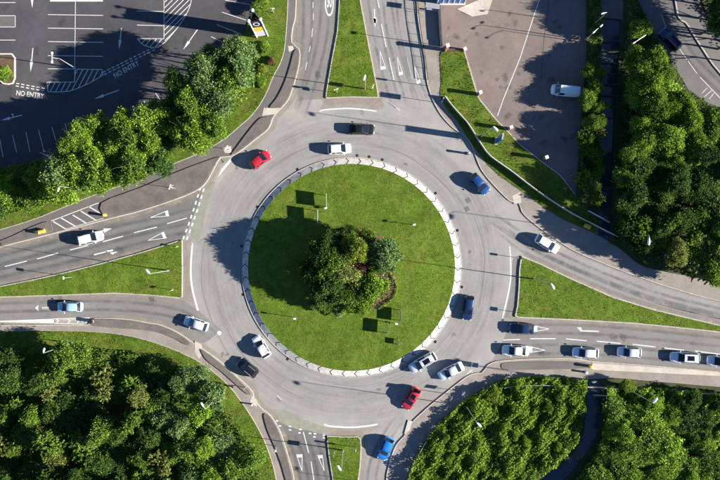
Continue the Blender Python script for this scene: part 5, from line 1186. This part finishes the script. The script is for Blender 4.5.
# ------------------------------------------------------------------ cars
TYPES = {  # x0 rear glass base, x1 roof rear, x2 roof front, x3 cowl ; length, width, height
    'hatch': (-.455, -.34, .06, .26, 4.1, 1.76, 1.48), 'saloon': (-.36, -.21, .07, .25, 4.55, 1.80, 1.44), 'estate': (-.465, -.385, .08, .25, 4.6, 1.8, 1.5),
    'suv': (-.465, -.38, .09, .26, 4.5, 1.86, 1.68), 'van': (-.492, -.475, .22, .37, 4.75, 1.88, 1.86), 'coupe': (-.40, -.22, .02, .23, 4.2, 1.78, 1.38)}
def car(x, y, ang, typ, paint, label, L=None, roof=None, sunroof=False, rails=False, name='parked_car', group='cars driving round the roundabout and on its approach roads'):
    x0, x1, x2, x3, L0, Wd, H = TYPES[typ]; L = L or L0
    e = thing(name, label, 'van' if typ == 'van' else 'car', P(x, y, .01), R(ang), group)
    hw = Wd/2; belt = H*.60; bon = H*.50
    st = [(-.5, .56, .44, .30), (-.493, .72, .50, .24), (-.475, .85, .56, .20), (-.44, .93, .595, .18), (-.36, .975, .61, .17), (-.2, 1, .605, .16), (.1, 1, .60, .16), (.25, .99, .595, .16), (.33, .965, .565, .17), (.40, .925, .53, .18), (.45, .85, .49, .19), (.48, .74, .44, .21), (.495, .60, .39, .26), (.5, .46, .35, .30)]
    mb = MB(); vs = []; npf = 12
    for xs, wf, zt, zb in st:
        w_ = hw*wf; t = H*zt; b = zb
        prof = [(-w_*.86, b), (-w_*.97, b+.08), (-w_, b+(t-b)*.45), (-w_*.985, t-.12), (-w_*.93, t-.03), (-w_*.6, t+.015), (w_*.6, t+.015), (w_*.93, t-.03), (w_*.985, t-.12), (w_, b+(t-b)*.45), (w_*.97, b+.08), (w_*.86, b)]
        vs += [(xs*L, a, c) for a, c in prof]
    fs = [(k*npf+i, k*npf+(i+1) % npf, (k+1)*npf+(i+1) % npf, (k+1)*npf+i) for k in range(len(st)-1) for i in range(npf)]
    fs = [f[::-1] for f in fs]+[tuple(range(npf)), tuple(range((len(st)-1)*npf+npf-1, (len(st)-1)*npf-1, -1))]
    mb.add(vs, fs); body = mb.build('body', paint, e, smooth=38)
    # greenhouse: rounded frustum
    rb = hw*.93; rr_ = hw*.72; zb0 = H*.585
    def zt_at(f): return H-.035-.05*(abs(f-.5)*2)**2*1.0
    xs = [(x0, zb0, rb, 0), (x1, H-.06, rr_, 1), ((x1*.65+x2*.35), H-.01, rr_*1.01, 1), ((x1*.3+x2*.7), H, rr_*1.01, 1), (x2, H-.05, rr_*.97, 1), (x3, zb0-.02, rb*.93, 0)]
    vs = []; 
    for f, z, w_, r in xs:
        if r: vs += [(f*L, -rb, zb0), (f*L, -w_, z-.05), (f*L, -w_*.85, z), (f*L, 0, z+.03), (f*L, w_*.85, z), (f*L, w_, z-.05), (f*L, rb, zb0)]
        else: vs += [(f*L, -w_, z), (f*L, -w_*.93, z+.012), (f*L, -w_*.7, z+.02), (f*L, 0, z+.03), (f*L, w_*.7, z+.02), (f*L, w_*.93, z+.012), (f*L, w_, z)]
    fs = [(k*7+i, (k+1)*7+i, (k+1)*7+i+1, k*7+i+1) for k in range(5) for i in range(6)]
    mb = MB(); mb.add(vs, fs); mb.build('cabin', paint, e, smooth=30)
    def pane(name, q, mat='glass', off=.014, parent=e):
        q = [Vector(v) for v in q]; n = (q[1]-q[0]).cross(q[3]-q[0]).normalized(); c = sum(q, Vector())/4
        if n.dot(c-Vector((0 if abs(n.x) < .5 else (x1+x2)/2*L, 0, H*.5))) < 0: n = -n
        o_ = [v+n*off for v in q]; i_ = [v-n*.01 for v in q]; m = MB()
        m.add(o_+i_, [(0, 1, 2, 3), (0, 4, 5, 1), (1, 5, 6, 2), (2, 6, 7, 3), (3, 7, 4, 0)]); return m.build(name, mat, parent)
    def lerp(a, b, t): return Vector(a)*(1-t)+Vector(b)*t
    # windscreen and rear window (curved in three strips by the cabin's own shape)
    def screen(name, fb, zb_, wb_, ft, zt_, wt_):
        m = MB(); vs = []; cols = 6
        for t in (.06, .5, .95):
            for i in range(cols+1):
                s_ = -1+2*i/cols; w_ = (wb_*.93)*(1-t)+wt_*.93*t; crown = .03*(1-s_*s_)
                xx = (fb*(1-t)+ft*t)*L; sg = 1 if fb > ft else -1
                vs.append((xx+sg*(.02+.02*(1-s_*s_)), s_*w_, zb_*(1-t)+zt_*t+.03+crown*.5))
        m.add(vs, [(k*(cols+1)+i, k*(cols+1)+i+1, (k+1)*(cols+1)+i+1, (k+1)*(cols+1)+i) for k in range(2) for i in range(cols)])
        return m.build(name, 'glass', e, smooth=60)
    ws = screen('windscreen', x3, zb0-.02, rb*.93, x2, H-.05, rr_*.97)
    if typ != 'van': screen('rear_window', x0, zb0, rb, x1, H-.06, rr_)
    m = MB()
    for s_ in (-.35, .3): m.tube((x3*L-.02, s_*rb, zb0+.06), (x3*L-.33, s_*rb+.28, zb0+.22), .012, .012, 4)
    m.build('wiper', 'black_plastic', ws)
    # side windows
    mid = (x1+x2)/2-.01
    spans = [(x1+.02, mid-.008), (mid+.008, x2+.02)] if typ != 'van' else [(x2-.17, x2+.02)]
    for sd_ in (-1, 1):
        for a, b in spans:
            zt_ = H-.14; q = [(a*L, sd_*rb, zb0+.05), (b*L+(.10*L*.5 if b == spans[-1][1] else 0), sd_*rb, zb0+.05), (b*L-.05, sd_*(rr_+.03), zt_), (a*L+.04, sd_*(rr_+.03), zt_)]
            q = [(p[0], p[1]-sd_*.012*(1 if k_ < 2 else 0), p[2]) for k_, p in enumerate(q)]; pane('side_window', q, 'glass', .016)
    # lights
    for sd_ in (-1, 1):
        m = MB(); m.box((.452*L, sd_*hw*.66, H*.42), (.26, .30, .12), R(-34*sd_), bev=.03); m.build('headlight', 'lamp_glass', e)
        m = MB(); m.box((-.470*L, sd_*hw*.74, H*.45), (.08, .20, .20 if typ in ('hatch', 'estate', 'suv', 'van') else .16), R(14*sd_), bev=.015); m.build('tail_light', 'tail_glass', e)
        m = MB(); m.box((x3*L-.28, sd_*(hw+.11), belt+.06), (.14, .20, .13), R(-8*sd_), bev=.03); mi = m.build('wing_mirror', paint, e)
        m = MB(); m.box((x3*L-.36, sd_*(hw+.11), belt+.06), (.012, .16, .09)); m.build('mirror_glass', 'lamp_glass', mi)
        m = MB(); m.box((mid*L, sd_*(hw*.997), H*.36), (.014, .012, H*.34)); m.box((mid*L-.25, sd_*(hw*1.004), H*.47), (.16, .03, .03)); m.build('door_seam', 'black_plastic', e)
        for wx in (-.30, .315):
            wo = MB(); wo.lathe([(.20, -.09), (.31, -.10), (.33, -.06), (.33, .06), (.31, .10), (.20, .09)], 18, axis='Y'); wl_ = bpy.data.objects.new('wheel', None); COL.objects.link(wl_); wl_.parent = e; wl_.location = (wx*L, sd_*(hw-.10), .32); wl_.empty_display_size = .1
            wo.build('tyre', 'rubber', wl_, smooth=40)
            ri = MB(); ri.lathe([(.20, -.02), (.20, .075), (.17, .08)], 14, axis='Y')
            for k in range(5):
                t = 2*math.pi*k/5; ri.box((.1*math.cos(t), sd_*.09, .1*math.sin(t)), (.18, .03, .05), rot=Euler((0, -t, 0)))
            ri.build('rim', 'rim', wl_)
    m = MB(); m.box((.497*L, 0, .36), (.06, Wd*.55, .14), bev=.02); m.build('grille', 'black_plastic', e)
    m = MB(); m.box((.507*L, 0, .42), (.02, .52, .11)); m.build('number_plate', 'plate_white', e)
    m = MB(); m.box((-.502*L, 0, .62), (.02, .52, .11)); m.build('number_plate', 'plate_yellow', e)
    m = MB(); m.box((-.495*L, 0, .36), (.07, Wd*.56, .16), bev=.025); m.build('rear_bumper', 'black_plastic' if typ == 'van' else paint, e)
    # shut lines on bonnet and boot
    m = MB(); 
    for sd_ in (-1, 1): m.tube((x3*L+.03, sd_*hw*.82, H*.588), (.44*L, sd_*hw*.66, H*.50), .010, .010, 4)
    m.tube((x3*L+.045, -hw*.8, H*.60), (x3*L+.045, hw*.8, H*.60), .018, .018, 4); m.build('bonnet_seam', 'black_plastic', e)
    if sunroof:
        m = MB(); c_ = (x1*.45+x2*.55)*L; m.box((c_, 0, H+.012), ((x2-x1)*L*.50, rr_*1.25, .05), bev=.02); m.build('sunroof', 'glass', e)
    if rails:
        for sd_ in (-1, 1): m = MB(); m.tube(((x1+.01)*L, sd_*rr_*.88, H+.03), ((x2-.02)*L, sd_*rr_*.88, H+.03), .03, .03, 6); m.build('roof_rail', 'galvanised', e, smooth=40)
    e.scale = (1.05, 1.05, 1.03)
    m = MB(); m.tube(((x1+.04)*L, 0, H+.01), ((x1+.01)*L, 0, H+.16), .012, .006, 5); m.build('aerial', 'black_plastic', e)
    return e
car(361.5, 129.8, -1, 'saloon', 'paint_black', 'black saloon car at the top of the roundabout', 4.5)
car(339.5, 149.4, 4, 'hatch', 'paint_white', 'white hatchback hugging the top of the round lawn', 3.95)
car(260.6, 160.2, 37, 'hatch', 'paint_red', 'red hatchback on the upper left of the roundabout', 3.8)
car(479, 184.2, -48, 'hatch', 'paint_blue', 'dark blue hatchback on the upper right of the roundabout', 4.0)
car(546.3, 243.8, -31, 'hatch', 'paint_white', 'white hatchback leaving on the right-hand exit road', 4.3)
car(467.6, 307.5, -97, 'hatch', 'paint_navy', 'navy car driving down beside the right of the round lawn', 4.2)
car(521.4, 328.3, 178, 'saloon', 'paint_navy', 'navy car waiting in the upper lane of the east road', 4.3)
car(514.8, 350, 178, 'saloon', 'paint_white', 'white saloon first in the lower queue lane of the east road', 4.5)
car(584.4, 352.2, 177, 'hatch', 'paint_silver', 'pale car second in the lower queue lane of the east road', 4.4)
car(628, 351.6, 177, 'hatch', 'paint_silver', 'pale car third in the lower queue lane of the east road', 4.0)
car(683.4, 357, 177, 'estate', 'paint_silver', 'pale car with a black glass sunroof fourth in the east queue', 5.0, sunroof=True)
car(719, 360.6, 176, 'hatch', 'paint_silver', 'pale car last in the east queue, cut by the right edge', 4.6)
car(450.6, 370.5, 207, 'saloon', 'paint_silver', 'silver-white saloon joining at the lower right of the roundabout', 4.5)
car(422.5, 361.8, 210, 'suv', 'paint_silver', 'silver-white car with a black sunroof beside the lower right kerb', 4.9, sunroof=True, rails=True)
car(411, 397.6, 238, 'hatch', 'paint_red', 'red hatchback heading for the south exit', 4.1, sunroof=True)
car(385.6, 447.5, 246, 'hatch', 'paint_azure', 'bright blue hatchback leaving on the south exit road', 4.0)
car(248.4, 367.2, 141, 'hatch', 'paint_black', 'black car with silver roof rails on the lower left of the roundabout', 3.9, rails=True)
car(262, 346.4, 122, 'hatch', 'paint_white', 'white hatchback beside the lower left of the round lawn', 4.0)
car(197, 323.3, 161, 'hatch', 'paint_silver', 'silver hatchback leaving on the lower left exit road', 4.2)
car(71.4, 306.6, 180, 'hatch', 'paint_skyblue', 'light blue hatchback on the lower left exit road', 4.2)
car(91.6, 238.2, 14, 'estate', 'paint_white', 'white car approaching on the upper left road', 4.4)
car(564, 91.5, 174, 'van', 'paint_white', 'white van parked in the shade of the brown car park', 4.7, group=None, name='parked_van')
car(668.5, 40.5, 133, 'estate', 'paint_navy', 'dark blue car with roof rails on the shaded side road', 4.4, rails=True, group=None)
